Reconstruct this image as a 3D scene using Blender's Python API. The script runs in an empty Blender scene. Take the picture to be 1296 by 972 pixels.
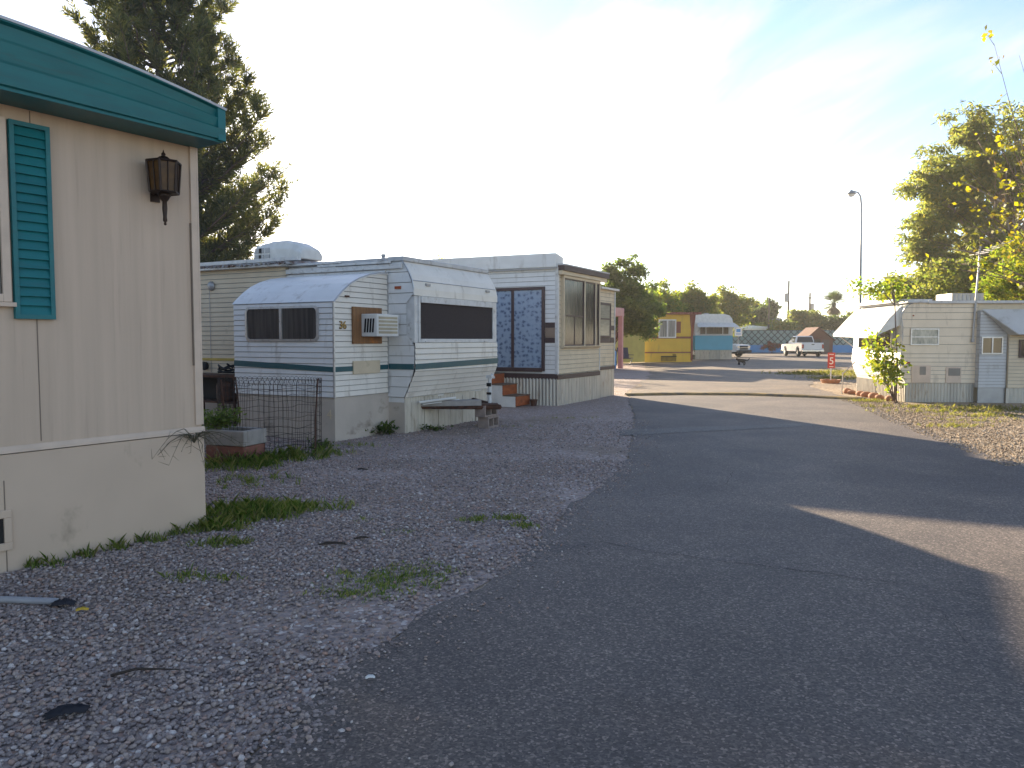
import bpy, math, random
import numpy as np
from mathutils import Vector, Matrix
random.seed(7)
R = math.radians
scene = bpy.context.scene
COL = scene.collection

# ------------------------------------------------------------------ helpers
class MB:
    """collects shapes; build() links them as one mesh object"""
    def __init__(s): s.v = []; s.f = []; s.m = []
    def add(s, vs, fs, m=0):
        b = len(s.v); s.v += [tuple(p) for p in vs]
        for f in fs: s.f.append(tuple(b+i for i in f)); s.m.append(m)
    def poly(s, pts, m=0): s.add(pts, [tuple(range(len(pts)))], m)
    def box(s, x0, x1, y0, y1, z0, z1, m=0):
        s.add([(x0,y0,z0),(x1,y0,z0),(x1,y1,z0),(x0,y1,z0),(x0,y0,z1),(x1,y0,z1),(x1,y1,z1),(x0,y1,z1)],
              [(0,3,2,1),(4,5,6,7),(0,1,5,4),(1,2,6,5),(2,3,7,6),(3,0,4,7)], m)
    def obox(s, c, a, b, h, m=0):
        """box from corner-centre c with half-axes a,b,h (vectors)"""
        c, a, b, h = map(Vector, (c, a, b, h)); P = []
        for k in (-1, 1):
            for i, j in ((-1,-1),(1,-1),(1,1),(-1,1)): P.append(c+a*i+b*j+h*k)
        s.add(P, [(0,3,2,1),(4,5,6,7),(0,1,5,4),(1,2,6,5),(2,3,7,6),(3,0,4,7)], m)
    def prism(s, prof, a0, a1, axis='y', m=0, caps=True):
        """profile points (u,v) swept along an axis; y: (x,z)  x: (y,z)  z: (x,y)"""
        def P(u, v, t):
            return (u,t,v) if axis=='y' else ((t,u,v) if axis=='x' else (u,v,t))
        n = len(prof)
        vs = [P(u,v,a0) for u,v in prof]+[P(u,v,a1) for u,v in prof]
        fs = [(i,(i+1)%n,n+(i+1)%n,n+i) for i in range(n)]
        if caps: fs += [tuple(range(n))[::-1], tuple(range(n,2*n))]
        s.add(vs, fs, m)
    def tube(s, pts, r, n=8, m=0, cap=True):
        pts = [Vector(p) for p in pts]
        if not isinstance(r, (list,tuple)): r = [r]*len(pts)
        vs = []; up = Vector((0,0,1))
        for i, p in enumerate(pts):
            d = (pts[min(i+1,len(pts)-1)]-pts[max(i-1,0)])
            if d.length < 1e-9: d = Vector((0,0,1))
            d.normalize()
            a = d.cross(up)
            if a.length < 1e-3: a = d.cross(Vector((0,1,0)))
            a.normalize(); b = d.cross(a)
            for k in range(n):
                t = 2*math.pi*k/n
                vs.append(p+(a*math.cos(t)+b*math.sin(t))*r[i])
        fs = []
        for i in range(len(pts)-1):
            for k in range(n):
                fs.append((i*n+k, i*n+(k+1)%n, (i+1)*n+(k+1)%n, (i+1)*n+k))
        if cap: fs += [tuple(range(n))[::-1], tuple(range((len(pts)-1)*n, len(pts)*n))]
        s.add(vs, fs, m)
    def lathe(s, prof, c=(0,0,0), axis='z', n=16, m=0):
        vs = []
        for (r, h) in prof:
            for k in range(n):
                t = 2*math.pi*k/n; x, y = r*math.cos(t), r*math.sin(t)
                q = (x,y,h) if axis=='z' else ((x,h,y) if axis=='y' else (h,x,y))
                vs.append((c[0]+q[0], c[1]+q[1], c[2]+q[2]))
        L = len(prof)
        fs = [(i*n+k, i*n+(k+1)%n, (i+1)*n+(k+1)%n, (i+1)*n+k) for i in range(L-1) for k in range(n)]
        fs += [tuple(range(n))[::-1], tuple(range((L-1)*n, L*n))]
        s.add(vs, fs, m)
    def laps(s, o, e, n, zs, left, right, t=.012, m=0, groove=.010):
        """clapboard courses on a vertical plane: each course leans out at its lower edge"""
        o, e, n = Vector(o), Vector(e), Vector(n)
        L = left if callable(left) else (lambda z: left)
        Rr = right if callable(right) else (lambda z: right)
        for a, b in zip(zs[:-1], zs[1:]):
            la, lb, ra, rb = L(a), L(b), Rr(a), Rr(b)
            if ra-la < .005 and rb-lb < .005: continue
            g = min(groove, (b-a)*.3)
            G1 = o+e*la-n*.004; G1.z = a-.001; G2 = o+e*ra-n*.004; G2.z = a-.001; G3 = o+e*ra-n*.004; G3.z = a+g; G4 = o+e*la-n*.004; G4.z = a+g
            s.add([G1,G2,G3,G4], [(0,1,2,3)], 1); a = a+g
            A = o+e*la+n*t; A.z = a; B = o+e*ra+n*t; B.z = a
            C = o+e*rb+n*.001; C.z = b; D = o+e*lb+n*.001; D.z = b
            A2 = o+e*la-n*.005; A2.z = a; B2 = o+e*ra-n*.005; B2.z = a
            s.add([A,B,C,D], [(0,1,2,3)], m)
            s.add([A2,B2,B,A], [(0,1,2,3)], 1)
    def corr(s, o, e, n, length, z0, z1, pitch=.075, amp=.012, m=0, rag=0):
        """vertically ribbed sheet"""
        o, e, n = Vector(o), Vector(e), Vector(n)
        k = max(8, int(length/pitch*6)); vs = []
        for i in range(k+1):
            u = length*i/k; w = math.sin(2*math.pi*u/pitch)
            w = max(-.75, min(.75, w*1.3))
            p = o+e*u+n*(amp*(1+w))
            vs += [(p.x,p.y,z0+rag*random.random()), (p.x,p.y,z1)]
        s.add(vs, [(2*i,2*i+2,2*i+3,2*i+1) for i in range(k)], m)
    def pieces(s, name, mats, parent=None, **kw):
        """every box collected so far becomes a mesh of its own"""
        out = []
        for i in range(0, len(s.v), 8):
            q = MB(); q.v = s.v[i:i+8]; q.f = [tuple(k-i for k in f) for f in s.f[i//8*6:i//8*6+6]]; q.m = [0]*6
            ms = mats if not isinstance(mats,(list,tuple)) else mats[s.m[i//8*6]]
            out.append(q.build(name, ms, parent, **kw))
        return out
    def build(s, name, mats, parent=None, smooth=False, bevel=0, solid=0):
        me = bpy.data.meshes.new(name)
        me.from_pydata(s.v, [], s.f); me.update()
        if not isinstance(mats, (list,tuple)): mats = [mats]
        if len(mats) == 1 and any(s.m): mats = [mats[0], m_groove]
        for q in mats: me.materials.append(q)
        if len(mats) > 1: me.polygons.foreach_set('material_index', s.m)
        if smooth: me.polygons.foreach_set('use_smooth', [True]*len(me.polygons))
        o = bpy.data.objects.new(name, me); COL.objects.link(o)
        if parent is not None: o.parent = parent
        if solid:
            q = o.modifiers.new('Solidify','SOLIDIFY'); q.thickness = solid; q.offset = 0
        if bevel:
            q = o.modifiers.new('Bevel','BEVEL'); q.width = bevel; q.segments = 2
            q.limit_method = 'ANGLE'; q.angle_limit = R(40)
        return o

def arr_mesh(name, V, F, mats, parent=None, smooth=False, midx=None):
    """one mesh object straight from numpy arrays"""
    V = np.ascontiguousarray(V, dtype=np.float32); F = np.ascontiguousarray(F, dtype=np.int32)
    me = bpy.data.meshes.new(name); k = F.shape[1]
    me.vertices.add(len(V)); me.vertices.foreach_set('co', V.ravel())
    me.loops.add(F.size); me.loops.foreach_set('vertex_index', F.ravel())
    me.polygons.add(len(F))
    me.polygons.foreach_set('loop_start', np.arange(0, F.size, k, dtype=np.int32))
    me.polygons.foreach_set('loop_total', np.full(len(F), k, dtype=np.int32))
    if not isinstance(mats, (list,tuple)): mats = [mats]
    for q in mats: me.materials.append(q)
    if midx is not None: me.polygons.foreach_set('material_index', np.asarray(midx, dtype=np.int32))
    me.update(calc_edges=True); me.validate()
    if smooth: me.polygons.foreach_set('use_smooth', np.ones(len(F), dtype=bool))
    o = bpy.data.objects.new(name, me); COL.objects.link(o)
    if parent is not None: o.parent = parent
    return o

def tag(o, label=None, cat=None, group=None, kind=None):
    if label: o['label'] = label
    if cat: o['category'] = cat
    if group: o['group'] = group
    if kind: o['kind'] = kind
    return o
def thing(name, label, cat, loc=(0,0,0), rz=0, group=None):
    o = bpy.data.objects.new(name, None); COL.objects.link(o)
    o.empty_display_size = .3
    o.location = loc; o.rotation_euler = (0,0,R(rz))
    return tag(o, label, cat, group)
def copy_tree(o, parent=None):
    c = o.copy(); COL.objects.link(c)
    if parent is not None: c.parent = parent
    for ch in list(o.children): copy_tree(ch, c)
    return c
class Frame:
    """a unit's own axes: local x towards the road, local y along it"""
    def __init__(s, x, y, deg):
        s.x, s.y, s.deg = x, y, deg; s.c = math.cos(R(deg)); s.s = math.sin(R(deg))
    def w(s, x, y, z=0): return (s.x+s.c*x-s.s*y, s.y+s.s*x+s.c*y, z)
def text_mesh(txt, size, depth, name, m, parent, M4):
    cu = bpy.data.curves.new(name, 'FONT'); cu.body = txt; cu.size = size; cu.extrude = depth
    cu.align_x = 'CENTER'; cu.align_y = 'CENTER'
    t = bpy.data.objects.new(name+'_src', cu); COL.objects.link(t)
    bpy.context.view_layer.update()
    me = bpy.data.meshes.new_from_object(t.evaluated_get(bpy.context.evaluated_depsgraph_get()))
    COL.objects.unlink(t); bpy.data.objects.remove(t)
    me.transform(M4); me.materials.clear(); me.materials.append(m)
    o = bpy.data.objects.new(name, me); COL.objects.link(o); o.parent = parent
    return o
def facing(loc, n):
    """matrix putting a text's plane at loc with outward horizontal normal n"""
    n = Vector(n).normalized(); z = Vector((0,0,1)); x = z.cross(n)
    return Matrix.Translation(loc) @ Matrix((( x.x, 0, n.x,0),(x.y,0,n.y,0),(0,1,0,0),(0,0,0,1)))

# ------------------------------------------------------------------ materials
def nodes(name):
    m = bpy.data.materials.new(name); m.use_nodes = True
    nt = m.node_tree; nt.nodes.clear()
    return m, nt, nt.nodes.new, nt.links.new
def rgba(c): return (c[0], c[1], c[2], 1)
def M(name, c1, c2=None, rough=.6, scale=5, stretch=(1,1,1), bump=0, bscale=60, metal=0, spec=.4,
      dirt=None, dirt_scale=3, dirt_lo=.56, dirt_hi=.72, dirt_stretch=(1,1,1), lo=.35, hi=.65):
    m, nt, N, L = nodes(name)
    out = N('ShaderNodeOutputMaterial'); b = N('ShaderNodeBsdfPrincipled'); L(b.outputs[0], out.inputs[0])
    b.inputs['Roughness'].default_value = rough; b.inputs['Metallic'].default_value = metal
    b.inputs['Specular IOR Level'].default_value = spec
    tc = N('ShaderNodeTexCoord'); col = None
    if c2 is None: c2 = tuple(x*.86 for x in c1)
    mp = N('ShaderNodeMapping'); mp.inputs['Scale'].default_value = stretch; L(tc.outputs['Object'], mp.inputs[0])
    no = N('ShaderNodeTexNoise'); no.inputs['Scale'].default_value = scale; no.inputs['Detail'].default_value = 6
    L(mp.outputs[0], no.inputs['Vector'])
    rp = N('ShaderNodeValToRGB'); rp.color_ramp.elements[0].position = lo; rp.color_ramp.elements[1].position = hi
    rp.color_ramp.elements[0].color = rgba(c1); rp.color_ramp.elements[1].color = rgba(c2)
    L(no.outputs['Fac'], rp.inputs[0]); col = rp.outputs[0]
    if dirt:
        mp2 = N('ShaderNodeMapping'); mp2.inputs['Scale'].default_value = dirt_stretch; L(tc.outputs['Object'], mp2.inputs[0])
        n2 = N('ShaderNodeTexNoise'); n2.inputs['Scale'].default_value = dirt_scale; n2.inputs['Detail'].default_value = 8
        n2.inputs['Roughness'].default_value = .65
        L(mp2.outputs[0], n2.inputs['Vector'])
        r2 = N('ShaderNodeValToRGB'); r2.color_ramp.elements[0].position = dirt_lo; r2.color_ramp.elements[1].position = dirt_hi
        L(n2.outputs['Fac'], r2.inputs[0])
        mx = N('ShaderNodeMixRGB'); L(r2.outputs[0], mx.inputs[0]); L(col, mx.inputs[1]); mx.inputs[2].default_value = rgba(dirt)
        col = mx.outputs[0]
    L(col, b.inputs['Base Color'])
    if bump:
        n3 = N('ShaderNodeTexNoise'); n3.inputs['Scale'].default_value = bscale; n3.inputs['Detail'].default_value = 4
        L(tc.outputs['Object'], n3.inputs['Vector'])
        bp = N('ShaderNodeBump'); bp.inputs['Strength'].default_value = bump; bp.inputs['Distance'].default_value = .01
        L(n3.outputs['Fac'], bp.inputs['Height']); L(bp.outputs[0], b.inputs['Normal'])
    return m
def leafmat(name, cols, trans=.45, rough=.55, tint=(1.15,1.25,.55)):
    m, nt, N, L = nodes(name)
    out = N('ShaderNodeOutputMaterial'); g = N('ShaderNodeNewGeometry')
    rp = N('ShaderNodeValToRGB')
    el = rp.color_ramp.elements
    while len(el) < len(cols): el.new(.5)
    for i, c in enumerate(cols):
        el[i].position = i/(len(cols)-1); el[i].color = rgba(c)
    L(g.outputs['Random Per Island'], rp.inputs[0])
    b = N('ShaderNodeBsdfPrincipled'); b.inputs['Roughness'].default_value = rough
    b.inputs['Specular IOR Level'].default_value = .25
    t = N('ShaderNodeBsdfTranslucent'); mt = N('ShaderNodeMixRGB'); mt.blend_type = 'MULTIPLY'; mt.inputs[0].default_value = 1
    L(rp.outputs[0], mt.inputs[1]); mt.inputs[2].default_value = (tint[0]*2.1, tint[1]*2.1, tint[2]*2.1, 1)
    L(rp.outputs[0], b.inputs['Base Color']); L(mt.outputs[0], t.inputs['Color'])
    mx = N('ShaderNodeMixShader'); mx.inputs[0].default_value = trans
    L(b.outputs[0], mx.inputs[1]); L(t.outputs[0], mx.inputs[2]); L(mx.outputs[0], out.inputs[0])
    return m
def glassmat(name, c=(.02,.022,.025), rough=.06, c2=None, scale=3, stretch=(1,1,1), spec=.5):
    return M(name, c, c2 or tuple(x*1.5 for x in c), rough=rough, scale=scale, stretch=stretch, spec=spec)
def stonemat(name, stops, scale, dirt=None, dirt_scale=.6, bump=.8, island=False, dlo=.5, dhi=.68):
    """loose stones: each cell (or each stone) its own colour"""
    m, nt, N, L = nodes(name)
    out = N('ShaderNodeOutputMaterial'); b = N('ShaderNodeBsdfPrincipled'); L(b.outputs[0], out.inputs[0])
    b.inputs['Roughness'].default_value = .85; b.inputs['Specular IOR Level'].default_value = .25
    tc = N('ShaderNodeTexCoord')
    rp = N('ShaderNodeValToRGB'); el = rp.color_ramp.elements
    while len(el) < len(stops): el.new(.5)
    for i, (p, c) in enumerate(stops): el[i].position = p; el[i].color = rgba(c)
    if island:
        g = N('ShaderNodeNewGeometry'); L(g.outputs['Random Per Island'], rp.inputs[0]); col = rp.outputs[0]
        n3 = N('ShaderNodeTexNoise'); n3.inputs['Scale'].default_value = 90; L(tc.outputs['Object'], n3.inputs['Vector'])
        mm = N('ShaderNodeMixRGB'); mm.blend_type = 'OVERLAY'; mm.inputs[0].default_value = .5
        L(col, mm.inputs[1]); L(n3.outputs['Fac'], mm.inputs[2]); col = mm.outputs[0]
    else:
        v = N('ShaderNodeTexVoronoi'); v.inputs['Scale'].default_value = scale; L(tc.outputs['Object'], v.inputs['Vector'])
        sp = N('ShaderNodeSeparateColor'); L(v.outputs['Color'], sp.inputs[0]); L(sp.outputs[0], rp.inputs[0]); col = rp.outputs[0]
        mu = N('ShaderNodeMath'); mu.operation = 'MULTIPLY'; mu.inputs[1].default_value = -1
        L(v.outputs['Distance'], mu.inputs[0])
        bp = N('ShaderNodeBump'); bp.inputs['Strength'].default_value = bump; bp.inputs['Distance'].default_value = .5/scale
        L(mu.outputs[0], bp.inputs['Height']); L(bp.outputs[0], b.inputs['Normal'])
    if dirt:
        n2 = N('ShaderNodeTexNoise'); n2.inputs['Scale'].default_value = dirt_scale; n2.inputs['Detail'].default_value = 9
        n2.inputs['Roughness'].default_value = .6
        L(tc.outputs['Object'], n2.inputs['Vector'])
        r2 = N('ShaderNodeValToRGB'); r2.color_ramp.elements[0].position = dlo; r2.color_ramp.elements[1].position = dhi
        L(n2.outputs['Fac'], r2.inputs[0])
        mx = N('ShaderNodeMixRGB'); L(r2.outputs[0], mx.inputs[0]); L(col, mx.inputs[1]); mx.inputs[2].default_value = rgba(dirt)
        col = mx.outputs[0]
    L(col, b.inputs['Base Color'])
    return m

GREYS = [(0,(.17,.138,.13)),(.22,(.255,.21,.195)),(.45,(.32,.262,.24)),(.62,(.335,.255,.205)),(.75,(.385,.315,.28)),(.86,(.34,.215,.165)),(.93,(.44,.38,.35)),(1,(.56,.50,.46))]
TANS = [(0,(.16,.115,.08)),(.3,(.28,.21,.14)),(.6,(.34,.26,.175)),(.88,(.41,.33,.245)),(1,(.52,.45,.36))]
m_ground = stonemat('dirt_ground', TANS, 14, dirt=(.27,.21,.15), dirt_scale=.5, dlo=.42, dhi=.6)
m_gravel = stonemat('grey_gravel', GREYS, 42, dirt=(.22,.165,.12), dirt_scale=.55, dlo=.52, dhi=.72)
m_gravel_r = stonemat('tan_gravel', TANS, 30, dirt=(.30,.23,.15), dirt_scale=.7, dlo=.48, dhi=.62)
m_pebble = stonemat('pebble_stone', GREYS, 1, island=True)
m_pebble_t = stonemat('tan_pebble_stone', TANS, 1, island=True)

def asphalt(name, c1, c2, speck=.35):
    m, nt, N, L = nodes(name)
    out = N('ShaderNodeOutputMaterial'); b = N('ShaderNodeBsdfPrincipled'); L(b.outputs[0], out.inputs[0])
    b.inputs['Roughness'].default_value = .72; b.inputs['Specular IOR Level'].default_value = .45
    tc = N('ShaderNodeTexCoord')
    n1 = N('ShaderNodeTexNoise'); n1.inputs['Scale'].default_value = .8; n1.inputs['Detail'].default_value = 7
    L(tc.outputs['Object'], n1.inputs['Vector'])
    r1 = N('ShaderNodeValToRGB'); r1.color_ramp.elements[0].position = .35; r1.color_ramp.elements[1].position = .68
    r1.color_ramp.elements[0].color = rgba(c1); r1.color_ramp.elements[1].color = rgba(c2)
    L(n1.outputs['Fac'], r1.inputs[0])
    v = N('ShaderNodeTexVoronoi'); v.inputs['Scale'].default_value = 95; L(tc.outputs['Object'], v.inputs['Vector'])
    sp = N('ShaderNodeSeparateColor'); L(v.outputs['Color'], sp.inputs[0])
    r2 = N('ShaderNodeValToRGB'); e = r2.color_ramp.elements
    e[0].position = 0; e[0].color = (.45,.45,.45,1); e[1].position = 1; e[1].color = (2.3,2.2,2.1,1)
    q = e.new(.6); q.color = (.85,.85,.85,1); q = e.new(.86); q.color = (1.25,1.23,1.2,1)
    L(sp.outputs[0], r2.inputs[0])
    mx = N('ShaderNodeMixRGB'); mx.blend_type = 'MULTIPLY'; mx.inputs[0].default_value = 1
    n4 = N('ShaderNodeTexNoise'); n4.inputs['Scale'].default_value = .45; n4.inputs['Detail'].default_value = 10; n4.inputs['Roughness'].default_value = .62; n4.inputs['Distortion'].default_value = 1.2
    L(tc.outputs['Object'], n4.inputs['Vector'])
    r4 = N('ShaderNodeValToRGB'); r4.color_ramp.elements[0].position = .40; r4.color_ramp.elements[1].position = .60
    r4.color_ramp.elements[0].color = (.80,.80,.82,1); r4.color_ramp.elements[1].color = (1.12,1.10,1.06,1)
    L(n4.outputs['Fac'], r4.inputs[0])
    m4 = N('ShaderNodeMixRGB'); m4.blend_type = 'MULTIPLY'; m4.inputs[0].default_value = 1; L(r1.outputs[0], m4.inputs[1]); L(r4.outputs[0], m4.inputs[2])
    L(m4.outputs[0], mx.inputs[1]); L(r2.outputs[0], mx.inputs[2]); L(mx.outputs[0], b.inputs['Base Color'])
    bp = N('ShaderNodeBump'); bp.inputs['Strength'].default_value = .7; bp.inputs['Distance'].default_value = .006
    n3 = N('ShaderNodeTexNoise'); n3.inputs['Scale'].default_value = 110; n3.inputs['Detail'].default_value = 3
    L(tc.outputs['Object'], n3.inputs['Vector'])
    L(n3.outputs['Fac'], bp.inputs['Height']); L(bp.outputs[0], b.inputs['Normal'])
    return m
m_asph = asphalt('asphalt_road', (.100,.083,.076), (.150,.124,.110))
m_lot = asphalt('asphalt_lot', (.145,.112,.085), (.20,.157,.115))
m_patch = asphalt('asphalt_patch', (.125,.115,.108), (.155,.14,.128))
m_crack = M('crack_tar', (.018,.017,.017), rough=.9)

m_beige = M('beige_panel', (.56,.43,.325), (.50,.385,.29), rough=.55, scale=2.2, stretch=(1,6,.25), spec=.3, bump=.05, bscale=25,
            dirt=(.40,.30,.23), dirt_scale=2.4, dirt_stretch=(3,9,.35), dirt_lo=.56, dirt_hi=.82)
m_beige_skirt = M('beige_skirt', (.57,.44,.33), (.52,.40,.30), rough=.6, scale=1.5, bump=.05, bscale=18, dirt=(.24,.19,.13), dirt_scale=1.6, dirt_stretch=(1,2,1.5), dirt_lo=.6, dirt_hi=.85)
m_trim_beige = M('beige_trim', (.62,.485,.375), rough=.5)
m_teal = M('teal_paint', (.010,.150,.160), (.009,.125,.138), rough=.45, scale=3, stretch=(1,1,4), spec=.4, dirt=(.03,.10,.10), dirt_scale=5, dirt_stretch=(1,.6,6), dirt_lo=.55, dirt_hi=.8)
m_roofmetal = M('pale_roof_metal', (.50,.50,.50), (.40,.40,.41), rough=.45, metal=.2, scale=4, dirt=(.2,.17,.15), dirt_scale=6)
m_white_al = M('white_siding', (.70,.69,.67), (.64,.63,.61), rough=.42, scale=3, stretch=(1,1,2), dirt=(.36,.32,.27), dirt_scale=2.5, dirt_stretch=(2,2,.5), dirt_lo=.56, dirt_hi=.8)
m_white_bounce = M('white_siding_warm_bounce', (.74,.69,.61), (.68,.63,.55), rough=.42, scale=3, dirt=(.36,.30,.23), dirt_scale=2.5, dirt_stretch=(2,2,.5), dirt_lo=.56, dirt_hi=.8)  # white siding for road-facing sides, warm ground bounce put into its colour
m_groove = M('siding_lap_shade_grime', (.27,.25,.235), (.33,.31,.285), rough=.8, scale=5)  # lap-edge shadow lines put into the colour, together with joint dirt
m_white_trim = M('white_trim', (.62,.61,.59), (.52,.51,.49), rough=.4, scale=8, dirt=(.3,.26,.22), dirt_scale=9)
m_green_stripe = M('dark_green_stripe', (.022,.085,.10), (.03,.095,.105), rough=.4)
m_skirt = M('concrete_grey_skirt', (.50,.43,.36), (.43,.37,.31), rough=.75, scale=2, dirt=(.22,.18,.14), dirt_scale=2, dirt_stretch=(1,1,2))
m_board = M('white_board', (.58,.52,.42), (.50,.44,.35), rough=.7, scale=4, stretch=(4,4,.4), dirt=(.20,.15,.10), dirt_scale=3, dirt_stretch=(3,3,.8), dirt_lo=.52, dirt_hi=.78)
m_cream = M('cream_siding', (.60,.495,.345), (.54,.44,.305), rough=.5, scale=3, dirt=(.30,.25,.17), dirt_scale=2.5, dirt_lo=.58, dirt_hi=.8)
m_yellow_stripe = M('yellow_stripe', (.46,.33,.06), rough=.5)
m_galv = M('galvanised_sheet', (.50,.47,.41), (.38,.36,.32), rough=.45, metal=.35, scale=2.5, stretch=(3,3,.5), dirt=(.24,.16,.10), dirt_scale=3, dirt_stretch=(2,2,.8), dirt_lo=.57, dirt_hi=.8)
m_rustroof = M('rusty_corrugated_roof', (.42,.41,.40), (.30,.28,.27), rough=.6, metal=.2, scale=6, dirt=(.16,.08,.05), dirt_scale=7, dirt_lo=.48, dirt_hi=.65)
m_brown = M('brown_trim', (.085,.055,.05), (.065,.042,.04), rough=.5)
m_tan = M('tan_stripe', (.26,.19,.14), rough=.5)
m_glass = glassmat('dark_glass', (.016,.016,.018))
m_glass_c = glassmat('curtained_glass', (.035,.032,.03), c2=(.12,.10,.085), rough=.12, scale=10, stretch=(2.5,2.5,.12))
m_screen = M('dark_window_screen', (.040,.028,.026), (.032,.023,.022), rough=.75, scale=30)
m_alu = M('aluminium_frame', (.52,.51,.50), rough=.35, metal=.6, dirt=(.25,.22,.2), dirt_scale=20)
m_plywood = M('weathered_plywood', (.25,.125,.05), (.17,.085,.04), rough=.7, scale=5, stretch=(5,5,.5), dirt=(.42,.15,.03), dirt_scale=4, dirt_lo=.55, dirt_hi=.7)
m_ac = M('ac_white', (.66,.65,.62), rough=.45)
m_acgrille = M('ac_grille', (.42,.37,.26), (.34,.29,.20), rough=.55)
m_dark = M('dark_recess', (.015,.014,.014), rough=.7)
m_black = M('black_rubber', (.014,.014,.015), (.02,.02,.02), rough=.75)
m_seam = M('panel_joint', (.20,.155,.12), rough=.8)
m_lamp_metal = M('bronze_metal', (.032,.022,.018), (.05,.03,.022), rough=.5, metal=.5, scale=20)
m_amber = M('amber_glass', (.10,.05,.016), (.06,.03,.012), rough=.4, scale=14, spec=.3)
m_rust = M('rusty_steel', (.11,.05,.03), (.055,.03,.022), rough=.8, scale=12, bump=.2)
m_wire = M('rusty_wire', (.05,.035,.028), (.03,.022,.02), rough=.8, scale=20)
m_block = M('concrete_block', (.30,.235,.20), (.24,.19,.165), rough=.9, scale=12, bump=.4, bscale=90)
m_brick = M('red_brick', (.24,.10,.07), (.17,.075,.055), rough=.85, scale=10, bump=.3, dirt=(.3,.24,.2), dirt_scale=5)
m_conc = M('pale_concrete', (.34,.31,.28), (.26,.24,.22), rough=.9, scale=8, bump=.3)
m_stairred = M('orange_brown_board', (.38,.115,.04), (.30,.085,.035), rough=.55, scale=5, stretch=(1,1,4), dirt=(.13,.05,.03), dirt_scale=6)
m_wood = M('old_timber', (.20,.14,.10), (.12,.085,.06), rough=.8, scale=6, stretch=(1,6,6), bump=.2)
m_terra = M('terracotta', (.40,.19,.10), (.30,.14,.08), rough=.8, scale=6, bump=.2)
m_yellow = M('yellow_siding', (.70,.45,.05), (.64,.40,.045), rough=.5, scale=1.5, dirt=(.4,.25,.06), dirt_scale=1.5, dirt_stretch=(2,2,.4), dirt_lo=.58, dirt_hi=.8)
m_pale_yellow = M('pale_yellow_board', (.52,.44,.12), (.45,.37,.10), rough=.6, scale=2)
m_brownred = M('brown_red_trim', (.25,.075,.045), (.19,.06,.04), rough=.5, scale=3)
m_skyblue = M('sky_blue_paint', (.11,.41,.55), (.10,.37,.50), rough=.5, scale=1.5)
m_blue = M('blue_wall_paint', (.035,.24,.52), (.04,.21,.45), rough=.6, scale=1.2)
m_tealwall = M('pale_teal_wall', (.19,.30,.29), (.15,.25,.25), rough=.7, scale=.8, dirt=(.25,.33,.28), dirt_scale=.7)
m_lattice = M('dark_lattice_slat', (.020,.045,.055), rough=.6)
m_pink = M('pink_paint', (.55,.26,.24), rough=.55)
m_carwhite = M('white_car_paint', (.72,.72,.72), (.70,.70,.70), rough=.22, spec=.5)
m_chrome = M('chrome', (.55,.55,.56), rough=.2, metal=.9)
m_rim = M('alloy_rim', (.42,.42,.43), rough=.35, metal=.7)
m_red = M('red_lens', (.35,.012,.01), rough=.25)
m_orange = M('amber_lens', (.30,.06,.02), rough=.3)
m_signred = M('red_sign_paint', (.45,.035,.03), (.38,.03,.03), rough=.45)
m_white = M('white_paint', (.74,.73,.70), rough=.45)
m_greypole = M('grey_steel', (.36,.36,.36), rough=.45, metal=.4)
m_polewood = M('pole_timber', (.16,.12,.09), (.11,.085,.07), rough=.85, stretch=(4,4,.4))
m_gold = M('number_gold', (.42,.25,.06), rough=.35)
m_numback = M('number_black', (.03,.02,.015), rough=.4)
m_redbrick2 = M('red_brown_shed', (.13,.046,.03), (.10,.038,.026), rough=.8, scale=2)
m_bark = M('brown_bark', (.13,.095,.07), (.075,.055,.042), rough=.9, scale=7, stretch=(3,3,.6), bump=.5, bscale=14)
m_bark_pale = M('pale_bark', (.36,.30,.25), (.22,.17,.14), rough=.85, scale=3, stretch=(2,2,.5))
m_twig = M('grey_twig', (.21,.15,.12), (.13,.10,.08), rough=.85)
m_cat = M('black_fur', (.012,.011,.012), rough=.8)
m_yline = M('worn_yellow_kerb', (.30,.205,.07), (.16,.115,.06), rough=.8, scale=2.5, dirt=(.09,.08,.07), dirt_scale=3, dirt_lo=.5, dirt_hi=.65)
m_leaf_deb = M('dead_leaf', (.03,.022,.018), (.05,.035,.025), rough=.8)
m_rag = M('dark_cloth', (.013,.014,.02), (.025,.025,.032), rough=.9, scale=12)
m_pvc = M('grey_pipe', (.30,.31,.33), (.25,.25,.27), rough=.5)
m_yelbit = M('yellow_scrap', (.50,.33,.03), rough=.6)
m_blue_chair = M('navy_fabric', (.03,.04,.08), rough=.8)

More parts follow.
